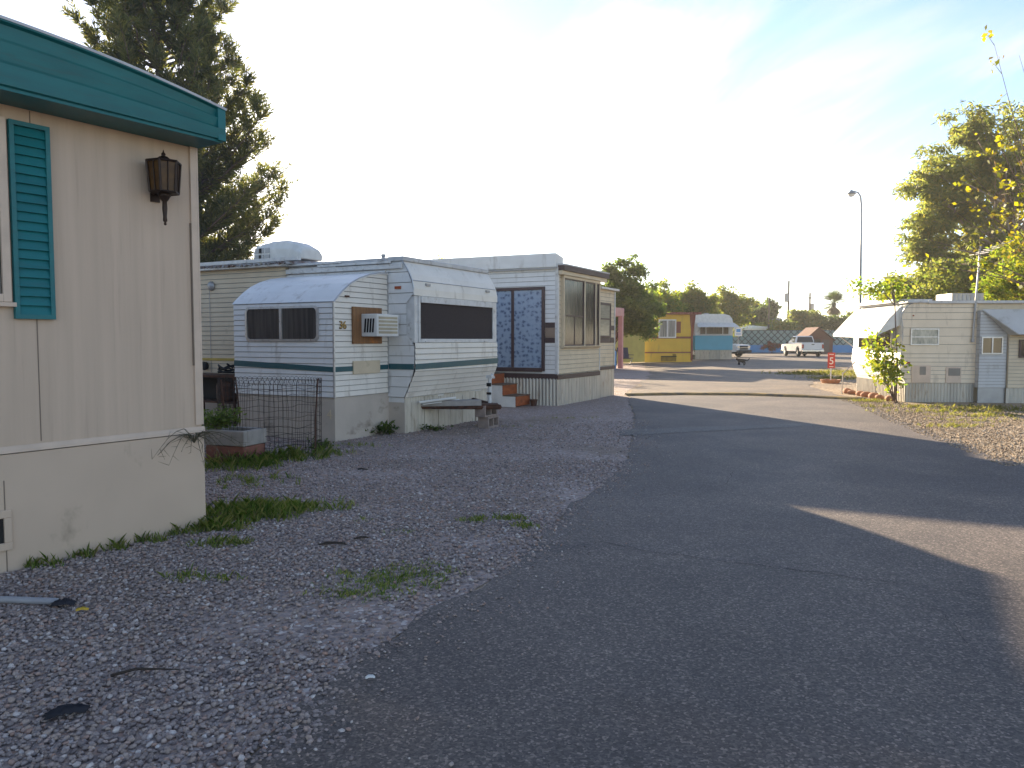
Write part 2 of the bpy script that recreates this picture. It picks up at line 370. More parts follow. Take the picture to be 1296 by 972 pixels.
def flowermat():
    m, nt, N, L = nodes('flowered_blue_curtain')
    out = N('ShaderNodeOutputMaterial'); b = N('ShaderNodeBsdfPrincipled'); L(b.outputs[0], out.inputs[0])
    b.inputs['Roughness'].default_value = .35; b.inputs['Specular IOR Level'].default_value = .35
    tc = N('ShaderNodeTexCoord'); mp = N('ShaderNodeMapping'); mp.inputs['Scale'].default_value = (1,1,1.15)
    L(tc.outputs['Object'], mp.inputs[0])
    v = N('ShaderNodeTexVoronoi'); v.inputs['Scale'].default_value = 8.5; v.inputs['Randomness'].default_value = .6
    wn = N('ShaderNodeTexNoise'); wn.inputs['Scale'].default_value = 16; L(mp.outputs[0], wn.inputs['Vector'])
    mxv = N('ShaderNodeMixRGB'); mxv.blend_type = 'ADD'; mxv.inputs[0].default_value = .10
    L(mp.outputs[0], mxv.inputs[1]); L(wn.outputs['Color'], mxv.inputs[2]); L(mxv.outputs[0], v.inputs['Vector'])
    r = N('ShaderNodeValToRGB'); e = r.color_ramp.elements
    e[0].position = .20; e[0].color = (.10,.135,.21,1); e[1].position = .42; e[1].color = (.25,.315,.41,1)
    q = e.new(.62); q.color = (.28,.345,.44,1)
    L(v.outputs['Distance'], r.inputs[0]); L(r.outputs[0], b.inputs['Base Color'])
    return m
m_flower = flowermat()

# ------------------------------------------------------------------ ground and roads
def sheet(name, pts, z, m, kind='structure'):
    mb = MB(); mb.poly([(x,y,z) for x,y in pts]); return tag(mb.build(name, m), kind=kind)
def rough_edge(pts, step=.35, amp=.05, seed=1):
    rd = random.Random(seed); out = []
    for (a, b) in zip(pts[:-1], pts[1:]):
        d = math.dist(a, b); n = max(1, int(d/step))
        for i in range(n):
            t = i/n; out.append((a[0]+(b[0]-a[0])*t+rd.uniform(-amp,amp), a[1]+(b[1]-a[1])*t+rd.uniform(-amp,amp)))
    out.append(pts[-1]); return out
sheet('ground', [(-700,-300),(700,-300),(700,900),(-700,900)], 0, m_ground)
left_edge = [(-2.3,-6),(-1.35,1.2),(-.95,2.7),(-.80,3.35),(-.36,4.27),(-.085,4.8),(.12,5.4),(.5,6.75),(1.03,8.1),(1.38,9.2),(1.85,11.8),(2.4,15.0),(2.75,17.9),(3.15,20.6)]
right_edge = [(8.5,19.6),(8.0,17),(7.2,14.2),(6.65,11.8),(6.35,10.35),(6.15,9.45),(5.6,6),(5.0,2),(4.2,-6)]
LE = rough_edge(left_edge, .22, .05, 3); RE = rough_edge(right_edge, .25, .07, 4)
sheet('gravel_yard', [(-40,-12),(-3.5,-12)]+left_edge+[(3.3,22),(6.6,35),(7.8,47),(-40,47)], .004, m_gravel)
sheet('gravel_verge', [(4.0,-12),(30,-12),(30,21),(8.4,21.5)]+right_edge, .004, m_gravel_r)
sheet('road', LE+RE, .010, m_asph)
lot_l = rough_edge([(3.0,20.4),(3.9,24),(6.0,33),(7.6,44),(8.4,49),(12.3,52),(13.2,57),(17.2,60),(24,89.5)], .8, .15, 5)
lot_r = rough_edge([(48,89.5),(48,56),(18,42),(13.2,37),(11.6,30),(9.7,24.5),(8.6,19.2)], .8, .18, 6)
sheet('parking_lot', lot_l+lot_r, .008, m_lot)
sheet('trench_patch', rough_edge([(1.7,11.9),(5.35,13.2)],.4,.06,7)+rough_edge([(5.3,13.65),(1.8,12.6)],.4,.06,8), .014, m_patch)
mb = MB()
def crack(pts, w, seed):
    rd = random.Random(seed); P = rough_edge(pts, .08, .018, seed)
    for a, b in zip(P[:-1], P[1:]):
        d = Vector((b[0]-a[0], b[1]-a[1])); d.normalize(); q = Vector((-d.y,d.x))*w*rd.uniform(.25,1)
        mb.poly([(a[0]-q.x,a[1]-q.y,.0145),(b[0]-q.x,b[1]-q.y,.0145),(b[0]+q.x,b[1]+q.y,.0145),(a[0]+q.x,a[1]+q.y,.0145)])
crack([(.62,5.6),(1.0,5.3),(1.7,4.95),(2.2,4.7),(2.9,4.3),(4.2,3.7)], .0045, 11)
crack([(2.6,15.2),(4.5,15.6),(6.9,15.4)], .008, 12)
crack([(1.3,7.2),(2.2,7.8),(2.5,8.6)], .004, 13)
crack([(2.2,4.7),(2.35,4.1),(2.2,3.5),(2.5,2.9)], .0015, 14)
crack([(.1,5.0),(.5,5.5),(.62,5.6)], .0018, 15)
crack([(3.0,9.6),(3.9,9.2),(5.2,9.5),(6.1,9.2)], .005, 16)
tag(mb.build('road_crack', m_crack), kind='structure')
# low kerb strip where the lane meets the lot
mb = MB(); st = []
cl = [(3.05,20.5),(4.5,20.85),(6.2,20.75),(7.5,20.0),(8.75,18.95)]
for i in range(25):
    t = i/24*(len(cl)-1); k = min(int(t), len(cl)-2); u = t-k
    st.append((cl[k][0]+(cl[k+1][0]-cl[k][0])*u, cl[k][1]+(cl[k+1][1]-cl[k][1])*u))
prof = [(-.22,.012),(-.15,.05),(-.05,.075),(.05,.075),(.15,.05),(.22,.012)]
vs = []; np_ = len(prof)
for i, p in enumerate(st):
    for a, z in prof: vs.append((p[0], p[1]+a, z+random.uniform(-.006,.006) if z > .02 else z))
mb.add(vs, [(i*np_+j, (i+1)*np_+j, (i+1)*np_+j+1, i*np_+j+1) for i in range(len(st)-1) for j in range(np_-1)])
tag(mb.build('speed_hump', m_yline, smooth=True), 'low worn yellow hump across the lane where it meets the open lot', 'speed hump')

# loose stones -----------------------------------------------------------
PHI = (1+5**.5)/2
ICO = np.array([(-1,PHI,0),(1,PHI,0),(-1,-PHI,0),(1,-PHI,0),(0,-1,PHI),(0,1,PHI),(0,-1,-PHI),(0,1,-PHI),(PHI,0,-1),(PHI,0,1),(-PHI,0,-1),(-PHI,0,1)])
ICO /= np.linalg.norm(ICO[0])
ICOF = np.array([(0,11,5),(0,5,1),(0,1,7),(0,7,10),(0,10,11),(1,5,9),(5,11,4),(11,10,2),(10,7,6),(7,1,8),(3,9,4),(3,4,2),(3,2,6),(3,6,8),(3,8,9),(4,9,5),(2,4,11),(6,2,10),(8,6,7),(9,8,1)])
def interp_edge(edge, y):
    ys = [p[1] for p in edge]; xs = [p[0] for p in edge]
    if ys[0] > ys[-1]: ys, xs = ys[::-1], xs[::-1]
    return np.interp(y, ys, xs)
def pebbles(name, X, Y, size, m, seed, z0=.004):
    rg = np.random.default_rng(seed); n = len(X)
    S = size*rg.uniform(.55,1.35,n)
    sc = np.stack([S*rg.uniform(.75,1.25,n), S*rg.uniform(.75,1.25,n), S*rg.uniform(.5,.85,n)], 1)
    a = rg.uniform(0, 2*np.pi, n); ti = rg.normal(0,.35,(n,2))
    V = ICO[None]*(1+rg.normal(0,.12,(n,12,1)))*sc[:,None,:]
    V[:,:,2] += V[:,:,0]*ti[:,0:1]*.6+V[:,:,1]*ti[:,1:2]*.6
    c, s = np.cos(a)[:,None], np.sin(a)[:,None]
    W = np.empty_like(V); W[:,:,0] = V[:,:,0]*c-V[:,:,1]*s; W[:,:,1] = V[:,:,0]*s+V[:,:,1]*c; W[:,:,2] = V[:,:,2]
    W[:,:,0] += X[:,None]; W[:,:,1] += Y[:,None]; W[:,:,2] += z0+S[:,None]*.28+rg.uniform(0,.006,(n,1))
    F = (ICOF[None]+12*np.arange(n)[:,None,None]).reshape(-1,3)
    return arr_mesh(name, W.reshape(-1,3), F, m, smooth=True)
rg = np.random.default_rng(5)
def bare(X, Y):
    """worn spots where the soil shows"""
    d = np.zeros(len(X))
    for cx, cy, rx, ry in ((-1.25,3.95,.55,.33),(-.75,4.0,.5,.25),(-.8,4.6,.45,.3),(.55,7.4,.3,.6),(-.25,5.6,.5,.25),(.9,10.0,.5,.5),(-1.6,8.5,.8,.4),(.9,13.8,.9,.4)):
        d += np.exp(-(((X-cx)/rx)**2+((Y-cy)/ry)**2))
    return np.clip(d, 0, .93)
Xs, Ys = [], []
for y0, y1, dens in ((1.9,4.2,2500),(4.2,6.5,1900),(6.5,9.5,900),(9.5,14,280)):
    xl, xr = -4.6, 2.6; n = int((xr-xl)*(y1-y0)*dens)
    x = rg.uniform(xl,xr,n); y = rg.uniform(y0,y1,n)
    e = interp_edge(left_edge, y)
    wall = np.where(y < 6.05, -2.46+(y-6.05)*.6745+.04, -9)
    e = e+.07*np.sin(y*2.3+1)+.05*np.sin(y*5.1)+.03*np.sin(y*11.7)
    k = (x < e+rg.normal(0,.09,n)) & (x > wall) & (np.abs(x) < .76*y) & (rg.uniform(0,1,n) > bare(x,y)*.9)
    Xs.append(x[k]); Ys.append(y[k])
tag(pebbles('loose_gravel', np.concatenate(Xs), np.concatenate(Ys), .0112, m_pebble, 2), kind='stuff')
n = 1100; y = rg.uniform(2.2,14,n); x = interp_edge(left_edge, y)+np.abs(rg.normal(0,.28,n))
tag(pebbles('scattered_road_gravel', x, y, .0065, m_pebble, 9, .010), kind='stuff')
n = 12000; y = rg.uniform(9,19,n); x = interp_edge(right_edge, y)-.25+np.abs(rg.normal(0,1,n))*2.2
k = (x < .72*y) & ~((y > 17.6)&(x > 9.2))
tag(pebbles('loose_tan_gravel', x[k], y[k], .013, m_pebble_t, 10), kind='stuff')

# grass --------------------------------------------------------------------
m_grass = leafmat('green_grass', [(.07,.12,.025),(.12,.18,.035),(.18,.22,.06),(.32,.28,.13),(.14,.19,.05)], trans=.3)
m_grass_dry = leafmat('dry_grass', [(.10,.12,.03),(.20,.19,.06),(.28,.24,.10),(.14,.16,.04)], trans=.3)
def grass(name, patches, m, seed):
    rg = np.random.default_rng(seed); V = []
    for cx, cy, rx, ry, n, h in patches:
        nt = max(3, n//9)
        q = rg.uniform(0,1,nt)**.8*1.25; an = rg.uniform(0,2*np.pi,nt); tx = np.cos(an)*q*rx+rg.normal(0,.15,nt)*rx+cx; ty = np.sin(an)*q*ry+rg.normal(0,.15,nt)*ry+cy
        i = rg.integers(0, nt, n)
        x = tx[i]+rg.normal(0,.018,n); y = ty[i]+rg.normal(0,.018,n)
        H = h*rg.uniform(.25,1.0,n)*rg.choice([.6,.8,1,1,1.5],n); a = rg.uniform(0,2*np.pi,n); le = H*rg.uniform(.15,1.0,n)
        w = rg.uniform(.0018,.0035,n)*(1+h*4); dx, dy = np.cos(a), np.sin(a)
        p0 = np.stack([x-dy*w, y+dx*w, np.full(n,.004)],1); p1 = np.stack([x+dy*w, y-dx*w, np.full(n,.004)],1)
        mid = np.stack([x+dx*le*.4, y+dy*le*.4, H*.65],1); wv = np.stack([dy*w*.7, -dx*w*.7, 0*w],1)
        tip = np.stack([x+dx*le, y+dy*le, H],1)
        V.append(np.stack([p0,p1,mid+wv,tip,mid-wv],1))
    V = np.concatenate(V); n = len(V)
    F = np.arange(n*5).reshape(n,5)
    return tag(arr_mesh(name, V.reshape(-1,3), F, m), kind='stuff')
wallp = [(-2.46+t*.559+.05, 6.05+t*.829-.03) for t in (-.25,-.5,-.75,-1.0,-1.25,-.1)]
gp = [(-2.25,6.45,.36,.25,1700,.10),(-1.95,6.75,.42,.16,900,.08),(-2.3,6.0,.16,.10,450,.09),(-2.2,5.55,.16,.10,240,.06),(-2.0,5.55,.10,.08,120,.05),
      (-.82,4.65,.32,.22,1100,.035),(-.6,4.85,.25,.16,500,.035),(-.95,4.45,.2,.13,300,.03),(-2.05,4.75,.12,.07,160,.05),(-1.82,4.72,.12,.06,150,.045),
      (-.32,6.25,.12,.07,170,.05),(-.02,6.3,.14,.07,190,.055),(.12,6.05,.1,.07,140,.05),(-.85,5.9,.1,.07,70,.03),(-1.3,6.3,.15,.09,60,.03),
      (-2.75,8.0,.35,.3,330,.07),(-3.2,9.0,.4,.35,800,.13),(-3.0,9.5,.5,.25,800,.14),(-2.6,10.0,.4,.2,330,.09),(-2.2,10.75,.5,.12,200,.06)]
gp += [(x,y,.10,.06,130,.075) for x,y in wallp]
grass('grass_patches', gp, m_grass, 21)
gd = [(7.7,13.2,.5,.2,500,.06),(9.2,15.0,.8,.25,700,.08),(8.9,15.9,1.1,.25,700,.07),(8.7,18.6,.5,.3,700,.07),(9.3,16.9,1.3,.3,900,.08),(8.6,14.1,.9,.3,400,.06),(10.3,16.2,1.0,.4,900,.10),(1.1,14.6,.5,.15,200,.03),(-.1,13.2,.5,.15,250,.03)]
gd += [(13.5+random.uniform(-1.2,2.2), 34+random.uniform(-2.6,2.6), .9,.7,700,.12) for k in range(9)]
gd += [(12.4+random.uniform(-.6,1.5), 29.5+random.uniform(-1,1), .7,.4,500,.10) for k in range(4)]
grass('dry_grass_patches', gd, m_grass_dry, 22)

# ================================================================== beige mobile home, left foreground
HF = Frame(-2.462, 6.047, -34)
home = thing('mobile_home', 'beige mobile home with teal eave and shutters, nearest on the left', 'mobile home', HF.w(0,0), HF.deg)
W0, W1 = -3.7, 0.0
mb = MB()
mb.box(-11, 0, W0, W1, .80, 3.0)
o_ = mb.build('wall', m_beige, home)
mb = MB()
mb.box(-10.97, .012, W0+.01, W1+.012, -.05, .765)
mb.build('skirting', m_beige_skirt, home)
mb = MB()
mb.prism([(-.01,.77),(.020,.772),(.018,.79),(.008,.815),(-.01,.815)], W0, W1+.02, 'y')
mb.build('belt_trim', m_trim_beige, home)
mb = MB()
mb.box(.002,.016, -.055, -.004, .83, 2.99)
mb.box(-.06,.016, -.004, .012, .83, 2.99)
mb.build('corner_trim', m_trim_beige, home, bevel=.003)
mb = MB()
for y in (-1.19,-2.41): mb.box(.0, .0022, y-.003, y+.003, .83, 2.98)
mb.box(.012,.0145,-1.43,-1.424,0,.6); mb.box(.0,.018,-.064,-.058,1.3,2.4)
mb.pieces('panel_seam', m_seam, home)
# foundation vent
mb = MB()
mb.box(.012,.030,-1.80,-1.395,.15,.20); mb.box(.012,.030,-1.80,-1.395,.36,.41); mb.box(.012,.030,-1.44,-1.395,.20,.36); mb.box(.012,.030,-1.80,-1.755,.20,.36)
v_ = mb.build('foundation_vent', m_beige_skirt, home, bevel=.004)
mb = MB(); mb.box(.0125,.0155,-1.755,-1.44,.20,.36); mb.build('opening', m_dark, v_)
# shutters
def shutter(y0, y1):
    mb = MB(); z0, z1 = 1.635, 2.895; d = .035; fw = .028
    mb.box(.004,d,y0,y0+fw,z0,z1); mb.box(.004,d,y1-fw,y1,z0,z1)
    mb.box(.004,d,y0+fw,y1-fw,z0,z0+fw); mb.box(.004,d,y0+fw,y1-fw,z1-fw,z1)
    n = 20; h = (z1-z0-2*fw)/n
    for i in range(n):
        z = z0+fw+i*h
        mb.add([(.030,y0+fw,z),(.030,y1-fw,z),(.010,y1-fw,z+h),(.010,y0+fw,z+h)], [(0,1,2,3)])
        mb.add([(.010,y0+fw,z),(.010,y1-fw,z),(.030,y1-fw,z),(.030,y0+fw,z)], [(0,1,2,3)])
    mb.build('shutter', m_teal, home)
shutter(-1.33,-1.085); shutter(-2.615,-2.37)
# window between the shutters
mb = MB(); y0, y1, z0, z1 = -2.35, -1.345, 1.74, 2.90
for a,b,c,d in ((y0,y0+.05,z0,z1),(y1-.05,y1,z0,z1),(y0+.05,y1-.05,z0,z0+.05),(y0+.05,y1-.05,z1-.05,z1),(y0+.05,y1-.05,2.30,2.335)): mb.box(.002,.03,a,b,c,d)
mb.box(.002,.045,y0-.02,y1+.02,z0-.03,z0-.002)
w_ = mb.build('window', m_trim_beige, home, bevel=.003)
mb = MB(); mb.box(.003,.012,y0+.05,y1-.05,z0+.05,2.30); mb.box(.003,.012,y0+.05,y1-.05,2.335,z1-.05); mb.build('pane', m_glass_c, w_)
# fascia with a bowed top and three ribs
def ztop(y):
    u = abs(y-(-1.85))/1.9
    return 3.225+.175*(1-u*u)
ys = [W0-.05+i*(3.75+.02)/40 for i in range(41)]
pf = [(0,.30),(.03,.335),(.33,.350),(.36,.312),(.40,.318),(.66,.338),(.69,.300),(.73,.306),(.93,.318),(.96,.345),(1,.345)]
mb = MB(); vs = []
for y in ys:
    for v, x in pf: vs.append((x, y, 3.0+(ztop(y)-3.0)*v))
k = len(pf)
mb.add(vs, [(i*k+j,(i+1)*k+j,(i+1)*k+j+1,i*k+j+1) for i in range(len(ys)-1) for j in range(k-1)])
mb.box(.20,.342,ys[-1]-.05,ys[-1]+.014,2.995,ztop(ys[-1])+.004)             # end cap
mb.box(-11,.20,ys[-1]-.004,ys[-1]+.012,2.995,ztop(ys[-1]))                    # eave along the far side
mb.box(-.02,.315,ys[0],ys[-1],2.985,3.004)                                    # soffit
mb.build('fascia', m_teal, home)
mb = MB(); vs = []
for y in [W0-.06+i*(3.80)/40 for i in range(41)]:
    z = ztop(y)+.012
    vs += [(-11,y,z),(.350,y,z),(.350,y,z-.018)]
mb.add(vs, [(i*3+j,(i+1)*3+j,(i+1)*3+j+1,i*3+j+1) for i in range(40) for j in range(2)])
mb.build('roof', m_roofmetal, home)
# lantern
lan = thing('wall_lantern', 'bronze lantern with amber glass on the beige wall under the teal eave', 'wall lamp', HF.w(.0,-.345,2.36), HF.deg)
cx = .13
mb = MB()
mb.lathe([(.045,0.29),(.045,.31)], (cx,0,-.10), 'z', 12)
mb.box(.002,.014,-.035,.035,.16,.34); mb.tube([(.012,0,.26),(.06,0,.24),(cx,0,.17)], .010, 6)
mb.build('bracket', m_lamp_metal, lan)
mb = MB()
mb.lathe([(.004,-.02),(.012,-.012),(.006,0),(.016,.012),(.013,.04),(.018,.10),(.016,.15),(.028,.165),(.04,.19),(.05,.215)], (cx,0,0), 'z', 12)
mb.build('stem', m_lamp_metal, lan, smooth=True)
mb = MB(); hexr = .118
def hexpts(r, z): return [(cx+r*math.cos(math.pi/3*i+.25), r*math.sin(math.pi/3*i+.25), z) for i in range(6)]
b6, t6 = hexpts(.100,.215), hexpts(hexr,.435)
for i in range(6):
    mb.tube([b6[i],t6[i]], .009, 6); mb.tube([b6[i],b6[(i+1)%6]], .008, 6); mb.tube([t6[i],t6[(i+1)%6]], .009, 6)
    bm_ = tuple((b6[i][j]+b6[(i+1)%6][j])/2 for j in range(3)); tm_ = tuple((t6[i][j]+t6[(i+1)%6][j])/2 for j in range(3))
    mb.tube([bm_,tm_], .005, 5)
mb.lathe([(.10,.432),(.075,.447),(.04,.455),(.045,.462),(.03,.475),(.012,.482),(.016,.495),(.006,.508),(.002,.525)], (cx,0,0), 'z', 12)
mb.lathe([(.05,.208),(.10,.213)], (cx,0,0), 'z', 12)
mb.build('cage', m_lamp_metal, lan)
mb = MB(); mb.add(hexpts(.094,.215)+hexpts(.112,.435), [(i,(i+1)%6,6+(i+1)%6,6+i) for i in range(6)]); mb.build('glass', m_amber, lan)
# dry weed growing out of the seam
def weed(name, label, loc, h, n, m, droop=.6, seed=1, cat='weed'):
    t = thing(name, label, cat, loc); rd = random.Random(seed); mb = MB(); ml = MB()
    for i in range(n):
        a = rd.uniform(0,6.28); L = h*rd.uniform(.5,1.1); p = Vector((0,0,0)); d = Vector((math.cos(a)*.7,math.sin(a)*.7,1)).normalized(); pts = [p.copy()]
        for s in range(6):
            p = p+d*L/6; d = (d+Vector((math.cos(a),math.sin(a),-droop*1.1))*.28+Vector((rd.gauss(0,.18),rd.gauss(0,.18),rd.gauss(0,.15)))).normalized(); pts.append(p.copy())
            if s > 0:
                q = Vector((rd.gauss(0,1),rd.gauss(0,1),rd.gauss(0,.6))).normalized()*L*.16
                mb.tube([p,p+q*.6,p+q], [.0018,.0012,.0006], 4)
        mb.tube(pts, [.0045*(1-.8*j/6) for j in range(7)], 4)
    mb.build('stems', m, t)
    return t
m_dryweed = M('dry_weed_stem', (.11,.095,.06), (.07,.065,.04), rough=.9)
weed('dry_weed', 'wiry dry weed sprouting from the seam at the beige home corner', HF.w(.05,-.10,.70), .52, 26, m_dryweed, 1.7, 3)

# ================================================================== white trailer numbered 36
TF = Frame(-2.589, 11.143, -28)
tr = thing('travel_trailer', 'white travel trailer with dark green stripe, a bumped out side and number 36', 'trailer', TF.w(0,0), TF.deg)
def frange(a, b, s):
    out = [a]
    while out[-1]+s < b-1e-4: out.append(out[-1]+s)
    out.append(b); return out
# bump-out: rounded half-roof box on the camera side
prof_y = [(0,.65),(0,2.05),(.10,2.14),(.22,2.235),(.38,2.34),(.58,2.43),(.82,2.50),(1.05,2.54),(1.29,2.555)]
def bump_left(z):   # near limit of the curved gable at height z
    if z <= 2.05: return 0
    for (y0,z0),(y1,z1) in zip(prof_y[1:-1], prof_y[2:]):
        if z <= z1: return y0+(y1-y0)*(z-z0)/(z1-z0)
    return 1.29
mb = MB()
mb.laps((0,0,0),(-1,0,0),(0,-1,0), frange(.65,2.05,.082), 0, 2.02, .011)
mb.build('side_wall', m_white_al, tr)
mb = MB()
mb.laps((0,0,0),(0,1,0),(1,0,0), frange(.65,2.555,.082), bump_left, 1.29, .011)
mb.build('end_wall', m_white_bounce, tr)
mb = MB()
mb.laps((-2.02,0,0),(0,1,0),(-1,0,0), frange(.65,2.555,.082), bump_left, 1.29, .011)
mb.build('end_wall', m_white_al, tr)
mb = MB(); vs = []
for y, z in prof_y[1:]: vs += [(.022,y-.012,z+.006),(-2.045,y-.012,z+.006)]
mb.add(vs, [(2*i,2*i+1,2*i+3,2*i+2) for i in range(len(prof_y)-2)])
for i in range(1,len(prof_y)-1):                                             # gutter lip at the gable edge
    (ya,za),(yb,zb) = prof_y[i],prof_y[i+1]
    mb.add([(.022,ya-.012,za+.006),(.022,yb-.012,zb+.006),(.022,yb+.002,zb-.018),(.022,ya+.002,za-.018)],[(0,1,2,3)])
mb.build('bump_roof', m_white_al, tr, smooth=False)
mb = MB(); mb.box(-.006,.018,-.016,.006,.65,2.05); mb.tube([(.016,-.005,.66),(.016,-.005,2.05)]+[(.016,y-.006,z+.002) for y,z in prof_y[1:]], .011, 6)
mb.build('corner_mould', m_alu, tr)
mb = MB()
mb.box(.0,.02,1.268,1.292,.65,2.56)
mb.build('joint_strip', m_alu, tr)
# main body
mb = MB()
mb.laps((0,1.295,0),(1,0,0),(0,-1,0), frange(.58,2.74,.165), -2.1,
        lambda z: .31+(.20*(z-.58)/.42) if z < 1.0 else (.51 if z < 1.45 else (.36 if z < 2.19 else .505-.22*max(0,(z-2.19)/.55)**1.8)), .010)
mb.build('side_wall', m_white_al, tr)
nose_low = [(.31,.58),(.51,1.0),(.515,1.45)]
mb = MB()
# nose lower pan (inclined) and band
for a, b, n_ in ((0,1,5),(1,2,5)):
    for i in range(n_):
        u0, u1 = i/n_, (i+1)/n_
        x0 = nose_low[a][0]+(nose_low[b][0]-nose_low[a][0])*u0; z0 = nose_low[a][1]+(nose_low[b][1]-nose_low[a][1])*u0
        x1 = nose_low[a][0]+(nose_low[b][0]-nose_low[a][0])*u1; z1 = nose_low[a][1]+(nose_low[b][1]-nose_low[a][1])*u1
        mb.add([(x0+.012,1.30,z0),(x0+.012,3.95,z0),(x1+.001,3.95,z1),(x1+.001,1.30,z1)],[(0,1,2,3)])
        mb.add([(x0,1.30,z0),(x0,3.95,z0),(x0+.012,3.95,z0),(x0+.012,1.30,z0)],[(0,1,2,3)],1); mb.add([(x0+.0135,1.30,z0),(x0+.0135,3.95,z0),(x0+.0145,3.95,z0+.009),(x0+.0145,1.30,z0+.009)],[(0,1,2,3)],1)  # painted dark line under each nose course
mb.add([(.36,1.30,1.452),(.36,3.95,1.452),(.515,3.95,1.452),(.515,1.30,1.452)],[(0,1,2,3)])
mb.build('nose_panel', m_white_bounce, tr)
# cap over the window
capx = [(.36,2.19),(.515,2.195),(.512,2.30),(.488,2.42),(.44,2.53),(.38,2.63),(.30,2.735)]
mb = MB(); vs = []
for x, z in capx: vs += [(x,1.285,z),(x,3.965,z)]
mb.add(vs,[(2*i,2*i+1,2*i+3,2*i+2) for i in range(len(capx)-1)])
c_ = mb.build('nose_cap', m_white_bounce, tr)
mb = MB(); mb.tube([(.514,1.283,2.19)]+[(x,1.283,z) for x,z in capx[1:]], .010, 6)
mb.tube([(.49,1.30,2.43),(.49,3.95,2.43)], .006, 5); mb.build('cap_edge', m_alu, c_)
# recessed window bay
mb = MB()
mb.box(.20,.36,1.30,3.95,1.45,2.19)
mb.box(.36,.505,1.305,1.40,1.455,2.188); mb.box(.36,.505,3.83,3.945,1.455,2.188)
mb.build('window_bay', m_white_trim, tr)
mb = MB(); y0,y1,z0,z1 = 1.40,3.83,1.455,2.188
mb.box(.36,.525,y0,y0+.05,z0,z1); mb.box(.36,.525,y1-.05,y1,z0,z1); mb.box(.36,.528,y0+.05,y1-.05,z0,z0+.06); mb.box(.36,.545,y0+.05,y1-.05,z1-.10,z1)
for y in (1.62,3.5): mb.box(.528,.54,y-.06,y+.06,z0+.005,z0+.028)
w_ = mb.build('front_window', m_white_trim, tr, bevel=.004)
mb = MB(); mb.box(.37,.505,y0+.05,y1-.05,z0+.06,z1-.10); mb.build('pane', m_screen, w_)
mb = MB()
mb.box(-2.1,.30,3.95,3.96,.58,2.74); mb.box(-3.3,-2.1,1.4,3.95,.6,2.7)
mb.box(-2.09,.29,1.31,3.94,.50,.62)
mb.build('rear_body', m_white_al, tr)
# roof deck and edges
mb = MB()
mb.box(-3.2,.30,1.27,3.97,2.742,2.80); mb.box(.02,.325,1.268,3.972,2.738,2.812)
mb.build('roof', m_roofmetal, tr, bevel=.01)
mb = MB()
mb.box(-2.12,.31,1.235,1.268,2.62,2.70); mb.box(-2.12,-.02,1.25,1.285,2.565,2.60)
mb.box(-1.4,.1,1.22,1.262,2.705,2.745); mb.box(-2.3,-.9,1.20,1.26,2.75,2.775)
mb.pieces('gutter', m_white_trim, tr, bevel=.004)
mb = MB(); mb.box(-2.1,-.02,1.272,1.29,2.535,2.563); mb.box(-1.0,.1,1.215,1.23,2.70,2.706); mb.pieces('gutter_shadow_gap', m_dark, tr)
mb = MB(); mb.lathe([(.03,0),(.03,.12),(.04,.12),(.04,.16)], (-.62,2.0,2.80), 'z', 8); mb.build('roof_vent', m_greypole, tr)
# stripes
mb = MB()
mb.add([(0,-.016,1.03),(-2.02,-.016,1.09),(-2.02,-.016,1.18),(0,-.016,1.105)],[(0,1,2,3)])
mb.add([(.016,.01,1.03),(.016,1.265,1.03),(.016,1.265,1.105),(.016,.01,1.105)],[(0,1,2,3)])
mb.box(.022,.505,1.272,1.281,1.03,1.12)
mb.add([(.532,1.29,1.03),(.532,3.955,1.06),(.532,3.955,1.16),(.532,1.29,1.12)],[(0,1,2,3)])
mb.build('stripe', m_green_stripe, tr)
# side window with rounded corners
def rrect(x0,x1,z0,z1,r,n=5):
    P = []
    for cx_,cz_,a0 in ((x1-r,z1-r,0),(x0+r,z1-r,90),(x0+r,z0+r,180),(x1-r,z0+r,270)):
        for i in range(n+1):
            a = R(a0+90*i/n); P.append((cx_+r*math.cos(a), cz_+r*math.sin(a)))
    return P
mb = MB()
o1 = rrect(-1.75,-.265,1.475,2.005,.09); i1 = rrect(-1.715,-.30,1.51,1.97,.065)
n = len(o1)
mb.add([(x,-.03,z) for x,z in o1]+[(x,-.034,z) for x,z in i1]+[(x,.0,z) for x,z in o1]+[(x,-.014,z) for x,z in i1],
       [(i,(i+1)%n,n+(i+1)%n,n+i) for i in range(n)]+[(i,(i+1)%n,2*n+(i+1)%n,2*n+i) for i in range(n)]+[(n+i,n+(i+1)%n,3*n+(i+1)%n,3*n+i) for i in range(n)])
mb.box(-1.03,-.985,-.036,-.012,1.51,1.97)
w_ = mb.build('side_window', m_alu, tr)
mb = MB(); mb.poly([(x,-.016,z) for x,z in i1]); mb.build('pane', glassmat('netted_glass', (.028,.026,.026), rough=.12, c2=(.07,.064,.06), scale=7, stretch=(2.5,2.5,.15)), w_)
# plywood around the air conditioner
mb = MB(); mb.box(.012,.045,.39,.47,1.44,1.995); mb.box(.012,.03,.47,1.10,1.44,1.995)
mb.build('plywood_panel', m_plywood, tr, bevel=.003)
ac = thing('window_air_conditioner', 'white window air conditioner set in a plywood panel beside number 36', 'air conditioner', TF.w(.03,.86,1.55), TF.deg)
mb = MB(); mb.box(0,.30,-.27,.27,0,.34); mb.build('casing', m_ac, ac, bevel=.012)
mb = MB()
for i in range(5): mb.box(.302,.308,-.23+.0,.23,.045+i*.055,.045+i*.055+.035)
mb.build('coil_grille', m_acgrille, ac)
mb = MB()
for i in range(4): mb.add([(.05+i*.05,-.272,.06),(.085+i*.05,-.272,.06),(.105+i*.05,-.272,.27),(.07+i*.05,-.272,.27)],[(0,1,2,3)])
mb.build('side_louvre', m_dark, ac)
